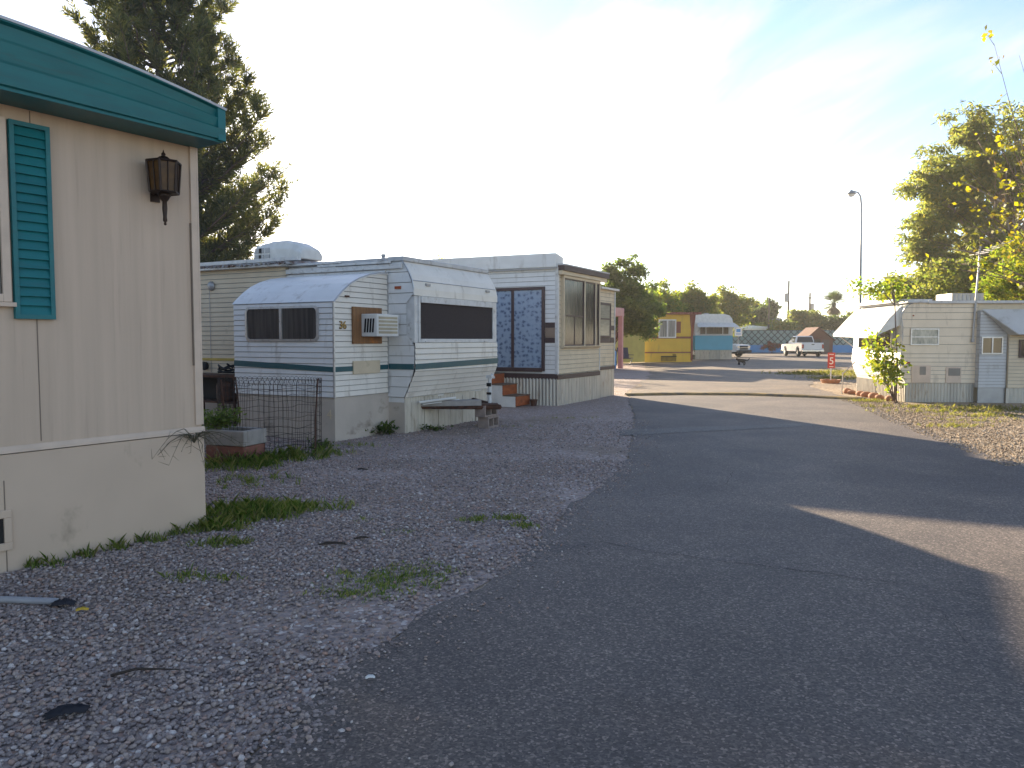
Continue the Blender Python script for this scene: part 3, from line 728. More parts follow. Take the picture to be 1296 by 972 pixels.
# painted board plate, number, marker lamps
mb = MB(); mb.box(.014,.032,.40,1.04,.985,1.18); mb.box(.032,.036,.42,1.02,1.15,1.165); mb.build('bare_plate', m_cream, tr)
text_mesh('36', .17, .004, 'number_back', m_numback, tr, facing(Vector((.018,.185,1.71)), (1,0,0)))
text_mesh('36', .155, .004, 'number', m_gold, tr, facing(Vector((.026,.178,1.715)), (1,0,0)))
text_mesh('4', .2, .002, 'chalk_mark', m_cream, tr, facing(Vector((-.10,.0,.40)), (0,-1,0)))
mb = MB(); mb.box(.15,.27,1.272,1.286,2.30,2.345); l_ = mb.build('marker_lamp', m_orange, tr)
mb = MB(); mb.box(.490,.522,1.62,1.74,2.36,2.40); mb.build('marker_lamp', m_greypole, tr)
mb = MB(); mb.box(.490,.522,3.55,3.67,2.36,2.40); mb.build('marker_lamp', m_greypole, tr)
mb = MB(); mb.box(.012,.03,.24,.33,2.13,2.155); mb.build('marker_lamp', m_rust, tr)
# skirts
mb = MB()
mb.box(-2.0,-.004,.012,.03,-.05,.65); mb.box(-.03,-.012,.03,1.31,-.05,.65); mb.box(.0-.012,.30,1.312,1.33,-.05,.58)
mb.build('skirting', m_skirt, tr)
mb = MB(); y = 1.335; k = 0
while y < 3.9:
    w = random.uniform(.17,.24); t = random.uniform(0,.012)
    mb.box(.27+t,.292+t,y,y+w-.012,-.03,.575-random.random()*.03); y += w
mb.build('board_skirting', m_board, tr)
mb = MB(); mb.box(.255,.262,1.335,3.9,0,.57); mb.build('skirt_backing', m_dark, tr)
# tongue, jack, loose laths
mb = MB()
mb.tube([(.20,1.75,.40),(1.30,2.62,.37)], .045, 6); mb.tube([(.20,3.5,.40),(1.30,2.62,.37)], .045, 6)
mb.build('tongue', m_rust, tr)
mb = MB(); mb.obox((.62,2.16,.45), (.40,.31,0), (-.07,.09,0), (0,0,.045)); mb.build('tongue_plank', m_conc, tr)
mb = MB(); mb.obox((1.12,2.60,.412), (.12,.08,0), (-.08,.12,0), (0,0,.010)); mb.build('coupler_plate', m_rust, tr)
mb = MB(); mb.tube([(1.0,2.82,.30),(1.0,2.82,.84)], .032, 8); mb.tube([(1.0,2.82,.84),(1.0,2.90,.90),(1.0,2.97,.84)], .022, 6); mb.box(.95,1.05,2.78,2.86,.84,.89)
j_ = mb.build('tongue_jack', m_white_trim, tr)
mb = MB(); mb.box(.96,1.045,2.775,2.79,.70,.76); mb.box(.96,1.045,2.775,2.79,.56,.60); mb.pieces('jack_bracket', m_dark, j_)
for k, (y0, dy, z) in enumerate(((1.62,.62,.50),(1.68,.62,.475),(1.58,.5,.525))):
    mb = MB(); mb.obox((.52+.03*k,y0+dy/2,z), (.14,.33,.022), (.02,-.012,0), (0,0,.007)); 
    tag(mb.build('wood_lath', m_white), ['thin white lath lying across the trailer tongue, middle of three','thin white lath on the trailer tongue, closest to the road','thin white lath on the trailer tongue, closest to the skirting'][k], 'lath', 'laths on the trailer tongue')
for o in [q for q in COL.objects if q.name.startswith('wood_lath')]:
    o.location = TF.w(0,0); o.rotation_euler = (0,0,R(TF.deg))
# breeze blocks
def breeze(label, x, y, z, dr):
    t = MB(); L, D, H = .40, .20, .195; w = .032
    t.box(0,D,0,w,0,H); t.box(0,D,L-w,L,0,H); t.box(0,D,L/2-w/2,L/2+w/2,0,H); t.box(0,D,w,L/2-w/2,0,w); t.box(0,D,L/2+w/2,L-w,0,w); t.box(0,D,w,L/2-w/2,H-w,H); t.box(0,D,L/2+w/2,L-w,H-w,H)
    t.box(.02,.03,w,L/2-w/2,w,H-w,1); t.box(.02,.03,L/2+w/2,L-w,w,H-w,1)
    o = t.build('breeze_block', [m_block, m_dark], bevel=.006)
    o.location = TF.w(x,y,z); o.rotation_euler = (0,0,R(TF.deg+dr)); tag(o, label, 'concrete block', 'stacked breeze blocks under the trailer tongue')
breeze('two-hole breeze block standing on the gravel under the trailer tongue, lower of the pair', .95, 2.50, .005, 3)
breeze('two-hole breeze block on top of another, directly under the rusty coupler plate', .94, 2.42, .203, -2)

# rooftop air conditioner
ra = thing('rooftop_air_conditioner', 'white humped air conditioner with dark vents on the corrugated roof', 'air conditioner', TF.w(-4.12,2.72,3.0), TF.deg)
ra.scale = (.80,.72,1.25)
mb = MB()
secs = [(0,.0,.22),(.03,.0,.27),(.45,.0,.31),(.95,.0,.31),(1.3,.0,.26),(1.50,.0,.19),(1.55,.0,.15)]
vs = []
for x, zb, zt in secs:
    for y, k in ((-.40,0),(-.42,.55),(-.33,.88),(-.18,1),(.18,1),(.33,.88),(.42,.55),(.40,0)): vs.append((x,y,zb+(zt-zb)*k+.03))
mb.add(vs,[(i*8+j,i*8+(j+1)%8,(i+1)*8+(j+1)%8,(i+1)*8+j) for i in range(len(secs)-1) for j in range(8)]+[tuple(range(8))[::-1],tuple(range(48,56))])
mb.build('shroud', m_ac, ra, smooth=False, bevel=.02)
mb = MB()
for x, w in ((.06,.16),(.27,.08),(.40,.14)):
    for z in (.085,.19): mb.obox((x+w/2,-.428+(.01 if z>.15 else 0),z),(w/2,0,0),(0,.008,0),(0,.004,.038))
mb.build('vent', m_greypole, ra)
mb = MB(); mb.obox((.24,-.43,.19),(.035,0,0),(0,.012,0),(0,.006,.036)); mb.obox((.235,-.438,.085),(.035,0,0),(0,.006,0),(0,.004,.036)); mb.pieces('open_vent', m_dark, ra)

# ================================================================== cream room behind the home corner
cr = thing('cream_cabin', 'cream sided cabin with ragged corrugated roof between the beige home and the white trailer', 'cabin', TF.w(-3,1.24), TF.deg)
cr_off = Vector((3,-1.24,0))
def shift(mb, d): mb.v = [(x+d[0],y+d[1],z+d[2]) for x,y,z in mb.v]; return mb
mb = MB(); mb.laps((-8,1.24,0),(1,0,0),(0,-1,0), frange(.55,2.76,.085), 0, 5.88, .010); mb.laps((-2.12,1.24,0),(0,1,0),(1,0,0),frange(.55,2.76,.085),0,.05,.008); mb.box(-8,-3.35,1.26,5.0,.0,2.74); mb.box(-3.35,-2.13,1.26,1.38,.5,2.74)
shift(mb,cr_off).build('wall', m_cream, cr)
mb = MB(); mb.box(-8,-2.13,1.225,1.245,0,.55); shift(mb,cr_off).build('skirting', m_skirt, cr)
mb = MB(); mb.box(-8,-2.12,1.222,1.229,1.12,1.165); shift(mb,cr_off).build('stripe', m_yellow_stripe, cr)
mb = MB(); mb.box(-3.995,-3.985,1.224,1.229,.7,2.4); shift(mb,cr_off).build('panel_seam', m_greypole, cr)
mb = MB(); k = int(6.3/.09*6); vs = []
rd = random.Random(4)
sag = [rd.uniform(-.015,.015) for _ in range(90)]
for i in range(k+1):
    x = -8.2+6.3*i/k; u = x/.11; z = .022*math.sin(2*math.pi*u)
    s_ = sag[int((x+8.2)/.11*1) % 90]
    y0 = 1.06+s_*2
    vs += [(x,y0,2.80+z+s_*.6),(x,3.0,2.95+z),(x,4.95,2.86+z)]
mb.add(vs,[(3*i+j,3*i+3+j,3*i+4+j,3*i+1+j) for i in range(k) for j in range(2)])
shift(mb,cr_off).build('corrugated_roof', m_rustroof, cr, solid=.006)
mb = MB(); mb.box(-8.1,-2.0,1.10,1.23,2.755,2.79); mb.box(-8.1,-1.75,1.13,1.22,2.84,2.90)
shift(mb,cr_off).build('roof_edge_board', m_white_trim, cr)
mb = MB(); mb.lathe([(.085,0),(.085,-.02),(.06,-.05),(.035,-.06)], (-3.93,1.228,2.48), 'y', 14); shift(mb,cr_off).build('round_vent', m_greypole, cr, smooth=True)
mb = MB(); mb.lathe([(.075,0),(.08,-.05),(.03,-.06)], (-4.13,1.228,1.02), 'y', 14); shift(mb,cr_off).build('meter_cover', m_black, cr)

# ================================================================== park model with flowered door
PF = Frame(1.02, 17.293, -28)
pm = thing('park_model_home', 'white park model home with blue flowered sliding door and bay window beside the road', 'mobile home', PF.w(0,0), PF.deg)
mb = MB(); mb.laps((0,0,0),(-1,0,0),(0,-1,0), frange(.72,3.13,.105), 0, 9, .012); mb.build('door_wall', m_white_al, pm)
mb = MB()
mb.laps((0,0,0),(0,1,0),(1,0,0), frange(.72,1.34,.105), 0, 2.57, .012)
mb.laps((0,0,0),(0,1,0),(1,0,0), frange(2.90,3.02,.06), 0, 2.57, .010)
mb.laps((0,0,0),(0,1,0),(1,0,0), frange(1.34,2.90,.105), 0, .2, .012); mb.laps((0,0,0),(0,1,0),(1,0,0), frange(1.34,2.90,.105), 2.43, 2.57, .012)
mb.build('road_wall', m_cream, pm)
mb = MB(); mb.box(-9,-.09,.02,2.57,.68,3.1); mb.box(-9,-.09,2.57,3.78,.68,2.79); mb.build('body', m_white_al, pm)
mb = MB()
mb.laps((-.06,2.58,0),(0,1,0),(1,0,0), frange(.82,2.80,.105), 0, 1.22, .012)
mb.box(-.5,-.055,3.79,3.80,.8,2.80)
mb.build('rear_section', m_cream, pm)
mb = MB(); mb.box(-.05,.02,-.02,.004,.72,3.12); mb.box(.004,.022,-.02,.06,.72,3.0); mb.box(.006,.02,2.54,2.578,.72,3.0); mb.box(-.05,-.03,3.76,3.81,.82,2.78); mb.pieces('corner_trim', m_white_trim, pm, bevel=.004)
mb = MB()
mb.add([(-9,-.10,3.16),(0,-.10,3.13),(0,-.09,3.43),(-9,-.09,3.49)],[(0,1,2,3)]); mb.add([(0,-.10,3.13),(0,.3,3.13),(0,.3,3.36),(0,-.09,3.43)],[(0,1,2,3)])
mb.add([(-9,-.09,3.49),(0,-.09,3.43),(0,.3,3.36),(-9,.3,3.45)],[(0,1,2,3)]); mb.add([(-9,-.10,3.16),(0,-.10,3.13),(0,0,3.13),(-9,0,3.16)],[(0,1,2,3)])
mb.build('roof_band', m_white_al, pm, solid=.004)
mb = MB(); mb.box(-9,.0,-.075,-.012,3.085,3.128); mb.build('band_gutter', m_greypole, pm)
mb = MB(); mb.prism([(-9,3.15),(.18,3.17),(.18,3.20),(-.3,3.235),(-9,3.30)], .02, 2.80, 'y'); mb.build('roof', m_roofmetal, pm)
mb = MB(); mb.box(.0,.17,.02,2.80,3.055,3.168); mb.build('eave_fascia', m_brown, pm)
mb = MB(); mb.box(.0,.12,.015,2.76,2.965,3.052); mb.build('eave_board', m_cream, pm)
mb = MB(); mb.box(-9,.06,2.585,3.86,2.80,2.85); mb.build('rear_roof', m_white_trim, pm)
# sliding door with flowered curtains
mb = MB(); x0,x1,z0,z1 = -2.17,-.30,.79,2.70; f = .07
mb.box(x0,x0+f,-.06,-.008,z0,z1); mb.box(x1-f,x1,-.06,-.008,z0,z1); mb.box(x0+f,x1-f,-.06,-.008,z1-f,z1); mb.box(x0+f,x1-f,-.075,-.008,z0-.02,z0+.07); mb.box(-1.15,-1.08,-.055,-.008,z0+.07,z1-f)
d_ = mb.build('sliding_door', m_brown, pm, bevel=.004)
mb = MB(); mb.box(x0+f,-1.15,-.03,-.012,z0+.07,z1-f); mb.box(-1.08,x1-f,-.036,-.012,z0+.07,z1-f); mb.build('curtained_pane', m_flower, d_)
mb = MB(); mb.box(-9,0,-.03,-.0,.60,.72); mb.box(.0,.03,-.03,2.57,.60,.70); mb.box(-.06,-.02,2.575,3.80,.72,.80); mb.pieces('floor_skid', m_brown, pm)
mb = MB()
for z0,z1,m in ((1.77,1.89,0),(1.55,1.768,1),(1.43,1.548,0)): mb.box(-.295,-.022,-.0165,-.004,z0,z1,m);
for z0,z1,m in ((1.75,1.87,0),(1.42,1.55,0)): mb.box(-.048,-.040,3.50,3.76,z0,z1,m)
mb.box(-.048,-.040,2.60,3.48,1.42,1.55,0)
mb.pieces('stripe', [m_brown, m_tan], pm)
# bay window
mb = MB(); y0,y1,z0,z1 = .19,2.44,1.36,2.90
for a,b in ((y0,y0+.05),(1.41,1.47),(2.12,2.17),(y1-.05,y1)): mb.box(-.02,.075,a,b,z0,z1)
mb.box(-.02,.078,y0,y1,z1,z1+.06)
mb.prism([(-.02,z0-.07),(.04,z0-.07),(.10,z0-.02),(.10,z0-.002),(-.02,z0-.002)], y0-.02, y1+.02, 'y')
w_ = mb.build('bay_window', m_cream, pm, bevel=.004)
mb = MB()
for a,b in ((y0+.05,1.41),(1.47,2.12),(2.17,y1-.05)): mb.box(-.02,.045,a,b,z0+.002,z1-.002)
mb.build('pane', m_glass_c, w_)
mb = MB()
for a,b in ((y0+.05,1.41),(1.47,2.12),(2.17,y1-.05)):
    mb.box(.046,.060,a,a+.035,z0,z1); mb.box(.046,.060,b-.035,b,z0,z1); mb.box(.046,.060,a+.035,b-.035,z0,z0+.03); mb.box(.046,.060,a+.035,b-.035,z1-.03,z1)
mb.box(.046,.056,y0+.085,1.37,2.03,2.07); mb.box(.046,.054,.85,.88,z0,2.03)
mb.build('sash', m_brown, w_)
mb = MB(); y0,y1,z0,z1 = 2.64,3.46,1.56,2.46
mb.box(-.055,-.02,y0,y0+.06,z0,z1); mb.box(-.055,-.02,y1-.06,y1,z0,z1); mb.box(-.055,-.02,y0+.06,y1-.06,z1-.06,z1); mb.box(-.055,-.02,y0+.06,y1-.06,z0,z0+.05); mb.box(-.055,-.025,y0+.06,y1-.06,2.02,2.06)
w_ = mb.build('window', m_brown, pm)
mb = MB(); mb.box(-.055,-.035,y0+.06,y1-.06,z0+.05,z1-.06); mb.build('pane', glassmat('blind_glass', (.35,.33,.27), rough=.15, c2=(.28,.26,.21), stretch=(1,1,6)), w_)
mb = MB()
mb.corr((-8,-.02,0),(1,0,0),(0,-1,0),8.02,-.03,.62,.085,.012); mb.corr((.0,-.02,0),(0,1,0),(1,0,0),2.59,-.03,.62,.16,.010); mb.corr((-.06,2.59,0),(0,1,0),(1,0,0),1.2,-.03,.74,.2,.010)
mb.build('corrugated_skirting', m_galv, pm)
# steps
sp = thing('wooden_steps', 'three wooden steps with orange brown risers and white sides at the flowered door', 'steps', PF.w(-.65,-.75), PF.deg)
for i in range(3):
    xr = -.33*i; zt = .24*(i+1)+.02
    mb = MB(); mb.box(xr-.02,xr,.0,.66,zt-.235,zt-.022); mb.build('riser', m_stairred, sp)
    mb = MB(); mb.box(xr-.345,xr+.02,-.01,.67,zt-.02,zt); mb.build('tread', m_wood, sp, bevel=.004)
mb = MB()
mb.add([(-1.3,.003,0),(-.022,.003,0),(-.022,.003,.238),(-.352,.003,.238),(-.352,.003,.478),(-.682,.003,.478),(-.682,.003,.718),(-1.3,.003,.718)],[tuple(range(8))])
mb.build('side_panel', m_white, sp, solid=.012)
pp = thing('flower_pot', 'small dark flower pot on the gravel against the ribbed skirting', 'pot', PF.w(-.48,-.22), 0)
mb = MB(); mb.lathe([(.06,0),(.085,.13),(.095,.13),(.095,.15),(.08,.15),(.075,.12)], n=14); mb.build('pot', m_rust, pp, smooth=False)
mb = MB(); mb.lathe([(.0,.121),(.074,.122)], n=12); mb.build('soil', m_wood, pp)

# ================================================================== wire ring, planter, rusty cart
wr = thing('wire_cage', 'open ring of rusty wire garden fencing on the gravel before the white trailer', 'wire fence', (-3.22,10.02,0))
mb = MB(); rd = random.Random(8)
NV = 64; Rr = .64
def ringpt(a, z, w=0):
    k = 1+.05*math.sin(3*a+1)+.02*math.sin(7*a)+.03*z*math.sin(a+.6)
    return ((Rr*k)*math.cos(a)*1.02, (Rr*k)*math.sin(a)*.82, z)
for i in range(NV):
    if 20 < i < 22: continue
    a = 2*math.pi*i/NV
    j = [rd.gauss(0,.012) for _ in range(4)]
    mb.tube([ringpt(a+j[k]*.9, z+ (0 if k else 0)) for k, z in enumerate((0,.32,.66,.93))], .0028, 4)
for z in (.04,.10,.16,.22,.30,.40,.52,.66,.80,.88):
    mb.tube([ringpt(2*math.pi*i/48, z+.014*math.sin(i*.9+z*9)+rd.gauss(0,.005)) for i in range(49)], .0026, 4)
for i in range(NV):
    a0, a1 = 2*math.pi*i/NV, 2*math.pi*(i+1.6)/NV
    mb.tube([ringpt(a0,.93), ringpt(a0*.8+a1*.2,.985), ringpt((a0+a1)/2,1.0), ringpt(a0*.2+a1*.8,.985), ringpt(a1,.93)], .0026, 4)
mb.build('wire_mesh', m_wire, wr)
mb = MB()
for a in (-.15,-2.2,2.4):
    mb = MB(); p = ringpt(a,0); mb.tube([p, (p[0]+.01,p[1],.5),(p[0]+.05*math.cos(a),p[1],1.0)], .010, 6); mb.build('stake', m_rust, wr)
pl = thing('planter', 'square brick and concrete planter with weeds by the beige home corner', 'planter', (-3.48,9.25,0), -20)
mb = MB(); mb.box(-.30,.27,0,.40,0,.21); mb.build('base', m_brick, pl, bevel=.012)
mb = MB()
mb.box(-.31,.285,-.015,.06,.215,.40); mb.box(-.31,.285,.35,.42,.215,.40); mb.box(-.31,-.23,.06,.35,.215,.40); mb.box(.21,.285,.06,.35,.215,.40)
mb.build('rim', m_conc, pl, bevel=.012)
mb = MB(); mb.box(-.23,.21,.06,.35,.22,.36); mb.build('soil', m_wood, pl)
def leafy_plant(name, label, loc, w, h, n, leaf, m, seed, cat='plant', stemm=None):
    t = thing(name, label, cat, loc); rg = np.random.default_rng(seed)
    mb = MB(); tips = []
    for i in range(max(5,int(n/60))):
        a = rg.uniform(0,6.28); r = w*rg.uniform(.2,1); e = Vector((r*math.cos(a), r*math.sin(a), h*rg.uniform(.5,1)))
        mb.tube([(0,0,0),(e.x*.35,e.y*.35,e.z*.6),e], [.007,.005,.002], 5); tips.append(e)
    mb.build('stems', stemm or m_twig, t)
    tp = np.array([tuple(e) for e in tips]); i = rg.integers(0,len(tp),n); u = rg.uniform(.45,1.1,n)[:,None]
    P = tp[i]*u+rg.normal(0,1,(n,3))*np.array([w*.22,w*.22,h*.12]); P[:,2] = np.maximum(P[:,2],.01)
    add_leaves('leaves', P, leaf, m, t, rg)
    return t
def leaf_arrays(P, size, rg, aspect=.42, droop=0.0, upright=0.0):
    n = len(P); d = rg.normal(0,1,(n,3)); d[:,2] = d[:,2]*.7-droop+upright; d /= np.linalg.norm(d,axis=1)[:,None]
    q = rg.normal(0,1,(n,3)); s = np.cross(d,q); s /= np.linalg.norm(s,axis=1)[:,None]+1e-9
    nn = np.cross(d,s)
    L = (size*rg.uniform(.6,1.3,n))[:,None]; Wd = L*aspect
    V = np.stack([P, P+d*L*.5+s*Wd*.5+nn*L*.08, P+d*L, P+d*L*.5-s*Wd*.5+nn*L*.08],1)
    return V
def add_leaves(name, P, size, m, parent, rg, aspect=.42, droop=0, upright=0):
    V = leaf_arrays(P, size, rg, aspect, droop, upright); n = len(V)
    return arr_mesh(name, V.reshape(-1,3), np.arange(4*n).reshape(n,4), m, parent)
m_leaf_g = leafmat('green_leaf', [(.06,.085,.032),(.085,.115,.04),(.14,.16,.055)], trans=.55)
m_leaf_dk = leafmat('dark_green_leaf', [(.035,.055,.022),(.06,.085,.03),(.09,.11,.038)], trans=.5)
m_leaf_yg = leafmat('yellow_green_leaf', [(.085,.14,.03),(.13,.17,.03),(.21,.19,.03),(.11,.16,.035)], trans=.55, tint=(1.05,1.1,.4))
m_leaf_ol = leafmat('olive_leaf', [(.08,.11,.035),(.12,.14,.045),(.18,.16,.045),(.10,.135,.045)], trans=.55, tint=(1.05,1.1,.45))
m_leaf_eu = leafmat('eucalyptus_leaf', [(.085,.105,.05),(.12,.14,.06),(.16,.165,.065),(.19,.16,.055)], trans=.6, tint=(1.15,1.2,.5))
leafy_plant('potted_weed', 'leafy green weed growing in the brick planter', (-3.62,9.42,.36), .26, .26, 480, .07, m_leaf_g, 31, 'weed')
leafy_plant('ground_shrub', 'low dark leafy clump at the foot of the white trailer skirting', TF.w(.02,1.0,0), .30, .16, 260, .10, m_leaf_dk, 32, 'weed')
leafy_plant('ground_shrub', 'low green clump just right of the wire ring on the gravel', (-2.65,10.55,0), .22, .10, 160, .07, m_leaf_dk, 33, 'weed')
leafy_plant('ground_shrub', 'small weed at the foot of the white board skirting', TF.w(.40,1.85,0), .22, .09, 130, .06, m_leaf_dk, 34, 'weed')
leafy_plant('ground_shrub', 'green weed behind the planter inside the wire ring', (-3.75,10.0,0), .40, .35, 500, .08, m_leaf_dk, 35, 'weed')
gc = thing('rusty_cart', 'dark rusty metal cart with a shelf beside the cream cabin', 'cart', TF.w(-3.2,.75,0), TF.deg)
mb = MB(); mb.box(-.75,.62,-.25,.25,.86,.90); mb.build('top', m_rust, gc)
mb = MB(); mb.box(-.7,.57,-.22,.22,.42,.45); mb.build('shelf', m_rust, gc)
for x in (-.7,.57):
    for y in (-.22,.22):
        mb = MB(); mb.tube([(x,y,0),(x,y,.86)], .02, 6); mb.build('leg', m_rust, gc)
mb = MB(); mb.box(-.6,.5,.0,.2,.46,.84); mb.build('box', m_dark, gc)
mb = MB(); mb.lathe([(.15,.46),(.17,.5),(.17,.72),(.15,.78)], (.28,-.12,0), n=14); mb.build('drum', m_rust, gc)
hs = thing('coiled_hose', 'dark coiled hose on top of the rusty cart', 'hose', TF.w(-2.95,.75,.90), TF.deg)
mb = MB()
mb.tube([(.26*math.cos(t*.5)*(1-.004*t),.17*math.sin(t*.5),.02+.0045*t*(.5+.5*math.sin(t*.9)**2)) for t in range(44)], .016, 6); mb.build('coil', m_black, hs)

# ================================================================== trees
def tube_np(mb, pts, r, n=6): mb.tube(pts, r, n)
def lobes_points(lobes, n, rg, shell=.55):
    """points inside a set of ellipsoids (cx,cy,cz,rx,ry,rz), pushed towards their skins"""
    w = np.array([l[3]*l[4]*l[5] for l in lobes])**.55; w /= w.sum()
    i = rg.choice(len(lobes), n, p=w); Lb = np.array(lobes)[i]
    d = rg.normal(0,1,(n,3)); d /= np.linalg.norm(d,axis=1)[:,None]
    r = (shell+(1-shell)*rg.uniform(0,1,n)**.6)[:,None]
    r *= np.where(rg.uniform(0,1,n)<.3, rg.uniform(.3,1,n), 1)[:,None]
    return Lb[:,:3]+d*r*Lb[:,3:6]
def tree(name, label, loc, trunk_h, trunk_r, lobes, nclump, nleaf, clump_r, leaf, m, bark, seed, limbs=40,
         lean=(0,0), aspect=.42, droop=0, upright=0, shell=.55, cat='tree', group=None, flat=.7, fork=1):
    rg = np.random.default_rng(seed); rd = random.Random(seed)
    t = thing(name, label, cat, loc, 0, group)
    C = lobes_points(lobes, nclump, rg, shell)
    top = Vector((lean[0], lean[1], trunk_h)); mb = MB()
    pts = [Vector((0,0,-.05))]
    for k in range(1,7):
        u = k/6; pts.append(Vector((lean[0]*u**1.5+rd.gauss(0,trunk_r*.35), lean[1]*u**1.5+rd.gauss(0,trunk_r*.35), trunk_h*u)))
    mb.tube(pts, [trunk_r*(1.25-.85*k/6) for k in range(7)], 9)
    for k in range(min(limbs, nclump)):
        e = Vector(C[k]); u = min(.97, max(.35, (e.z/max(trunk_h,.1))*.55+rd.uniform(0,.15))) 
        b = pts[min(6,int(u*6))].lerp(pts[min(6,int(u*6)+1)], u*6-int(u*6)) if u < 1 else pts[-1]
        mid = b.lerp(e,.5)+Vector((rd.gauss(0,.12),rd.gauss(0,.12),rd.gauss(.1,.1)))*(e-b).length*.6
        q1 = b.lerp(mid,.5)+Vector((0,0,.04))*(e-b).length; r0 = trunk_r*rd.uniform(.16,.34)
        mb.tube([b,q1,mid,mid.lerp(e,.55),e], [r0,r0*.8,r0*.55,r0*.35,r0*.12], 5)
    mb.build('trunk', bark, t, smooth=True)
    per = rg.uniform(.4,1.6,nclump); per = per/per.sum()
    i = rg.choice(nclump, nleaf, p=per)
    rr = clump_r*rg.uniform(.6,1.3,nclump)
    off = rg.normal(0,1,(nleaf,3)); off /= np.linalg.norm(off,axis=1)[:,None]
    off *= (rg.uniform(0,1,nleaf)**.45)[:,None]*rr[i][:,None]; off[:,2] *= flat
    P = C[i]+off; P[:,2] = np.maximum(P[:,2], .05)
    add_leaves('crown', P, leaf, m, t, rg, aspect, droop, upright)
    return t

# pine: whorled limbs that sweep upwards and carry bottle-brush tufts
m_needle = leafmat('pine_needle', [(.045,.06,.028),(.07,.085,.038),(.10,.11,.048),(.15,.135,.06)], trans=.5, tint=(1.2,1.15,.5))
def pine(label, loc, H, seed):
    rg = np.random.default_rng(seed); rd = random.Random(seed)
    t = thing('pine_tree', label, 'tree', loc); mb = MB()
    tp = [Vector((.15*math.sin(k*.9),.15*math.cos(k*1.3),H*k/10)) for k in range(11)]
    mb.tube(tp, [.36*(1-.9*k/10)+.02 for k in range(11)], 9)
    prof = [(0.08,3.0),(.2,4.2),(.3,5.1),(.42,5.0),(.55,4.3),(.65,3.6),(.78,2.9),(.9,2.0),(1,.6)]
    tufts = []
    for k in range(280):
        u = .1+.88*((k+rd.random())/280); z = H*u
        Rmax = np.interp(u,[p[0] for p in prof],[p[1] for p in prof])*rd.choice((.55,.75,.9,1,1,1.08))
        a = k*2.4+rd.gauss(0,.3); d = Vector((math.cos(a),math.sin(a),0))
        p = Vector((0,0,z-.25*Rmax)); rise = .35+.75*u+rd.gauss(0,.08); pts = [p]; n = 8
        for s in range(1,n+1):
            f = s/n
            pts.append(p+d*Rmax*f*(1-.12*f)+Vector((rd.gauss(0,.06),rd.gauss(0,.06),rise*Rmax*(f**1.7)*.62+.1*f*Rmax)))
        r0 = .03+.014*Rmax
        mb.tube(pts, [r0*(1-.88*s/n) for s in range(n+1)], 5)
        for s in range(2 if u < .6 else 4,n+1):
            if u > .6 and rd.random() < .35: continue
            base = pts[s]; tang = (pts[s]-pts[s-1]).normalized()
            for q in range(4 if s < n else 5):
                side = Vector((rd.gauss(0,1),rd.gauss(0,1),rd.gauss(0,.5))).normalized()
                dr = (tang*.7+side*.75+Vector((0,0,.75))).normalized()
                ln = rd.uniform(.5,1.15)*(.65+.12*Rmax*(1-.5*s/n))
                tufts.append((base, dr, ln))
                if ln > .6: mb.tube([base, base+dr*ln*.85], [.012,.004], 4)
    mb.build('trunk', m_bark, t, smooth=True)
    T = len(tufts); B = np.array([tuple(q[0]) for q in tufts]); D = np.array([tuple(q[1]) for q in tufts]); Ln = np.array([q[2] for q in tufts])
    per = 34; n = T*per; i = np.repeat(np.arange(T), per)
    f = rg.uniform(.1,1.05,n)[:,None]; P = B[i]+D[i]*Ln[i][:,None]*f
    out = rg.normal(0,1,(n,3)); out -= (out*D[i]).sum(1)[:,None]*D[i]; out /= np.linalg.norm(out,axis=1)[:,None]+1e-9
    P = P+out*rg.uniform(0,.10,(n,1))
    nd = out*.75+D[i]*.75; nd /= np.linalg.norm(nd,axis=1)[:,None]
    s = np.cross(nd, rg.normal(0,1,(n,3))); s /= np.linalg.norm(s,axis=1)[:,None]+1e-9
    L = rg.uniform(.16,.30,n)[:,None]
    V = np.stack([P-s*.026, P+s*.026, P+nd*L+s*.010, P+nd*L-s*.010],1)
    arr_mesh('crown', V.reshape(-1,3), np.arange(4*n).reshape(n,4), m_needle, t)
    return t
pine('tall dark pine rising behind the teal roof of the beige home', (-26.9,60,0), 18.2, 41).scale = (1.8,1.8,1.72)

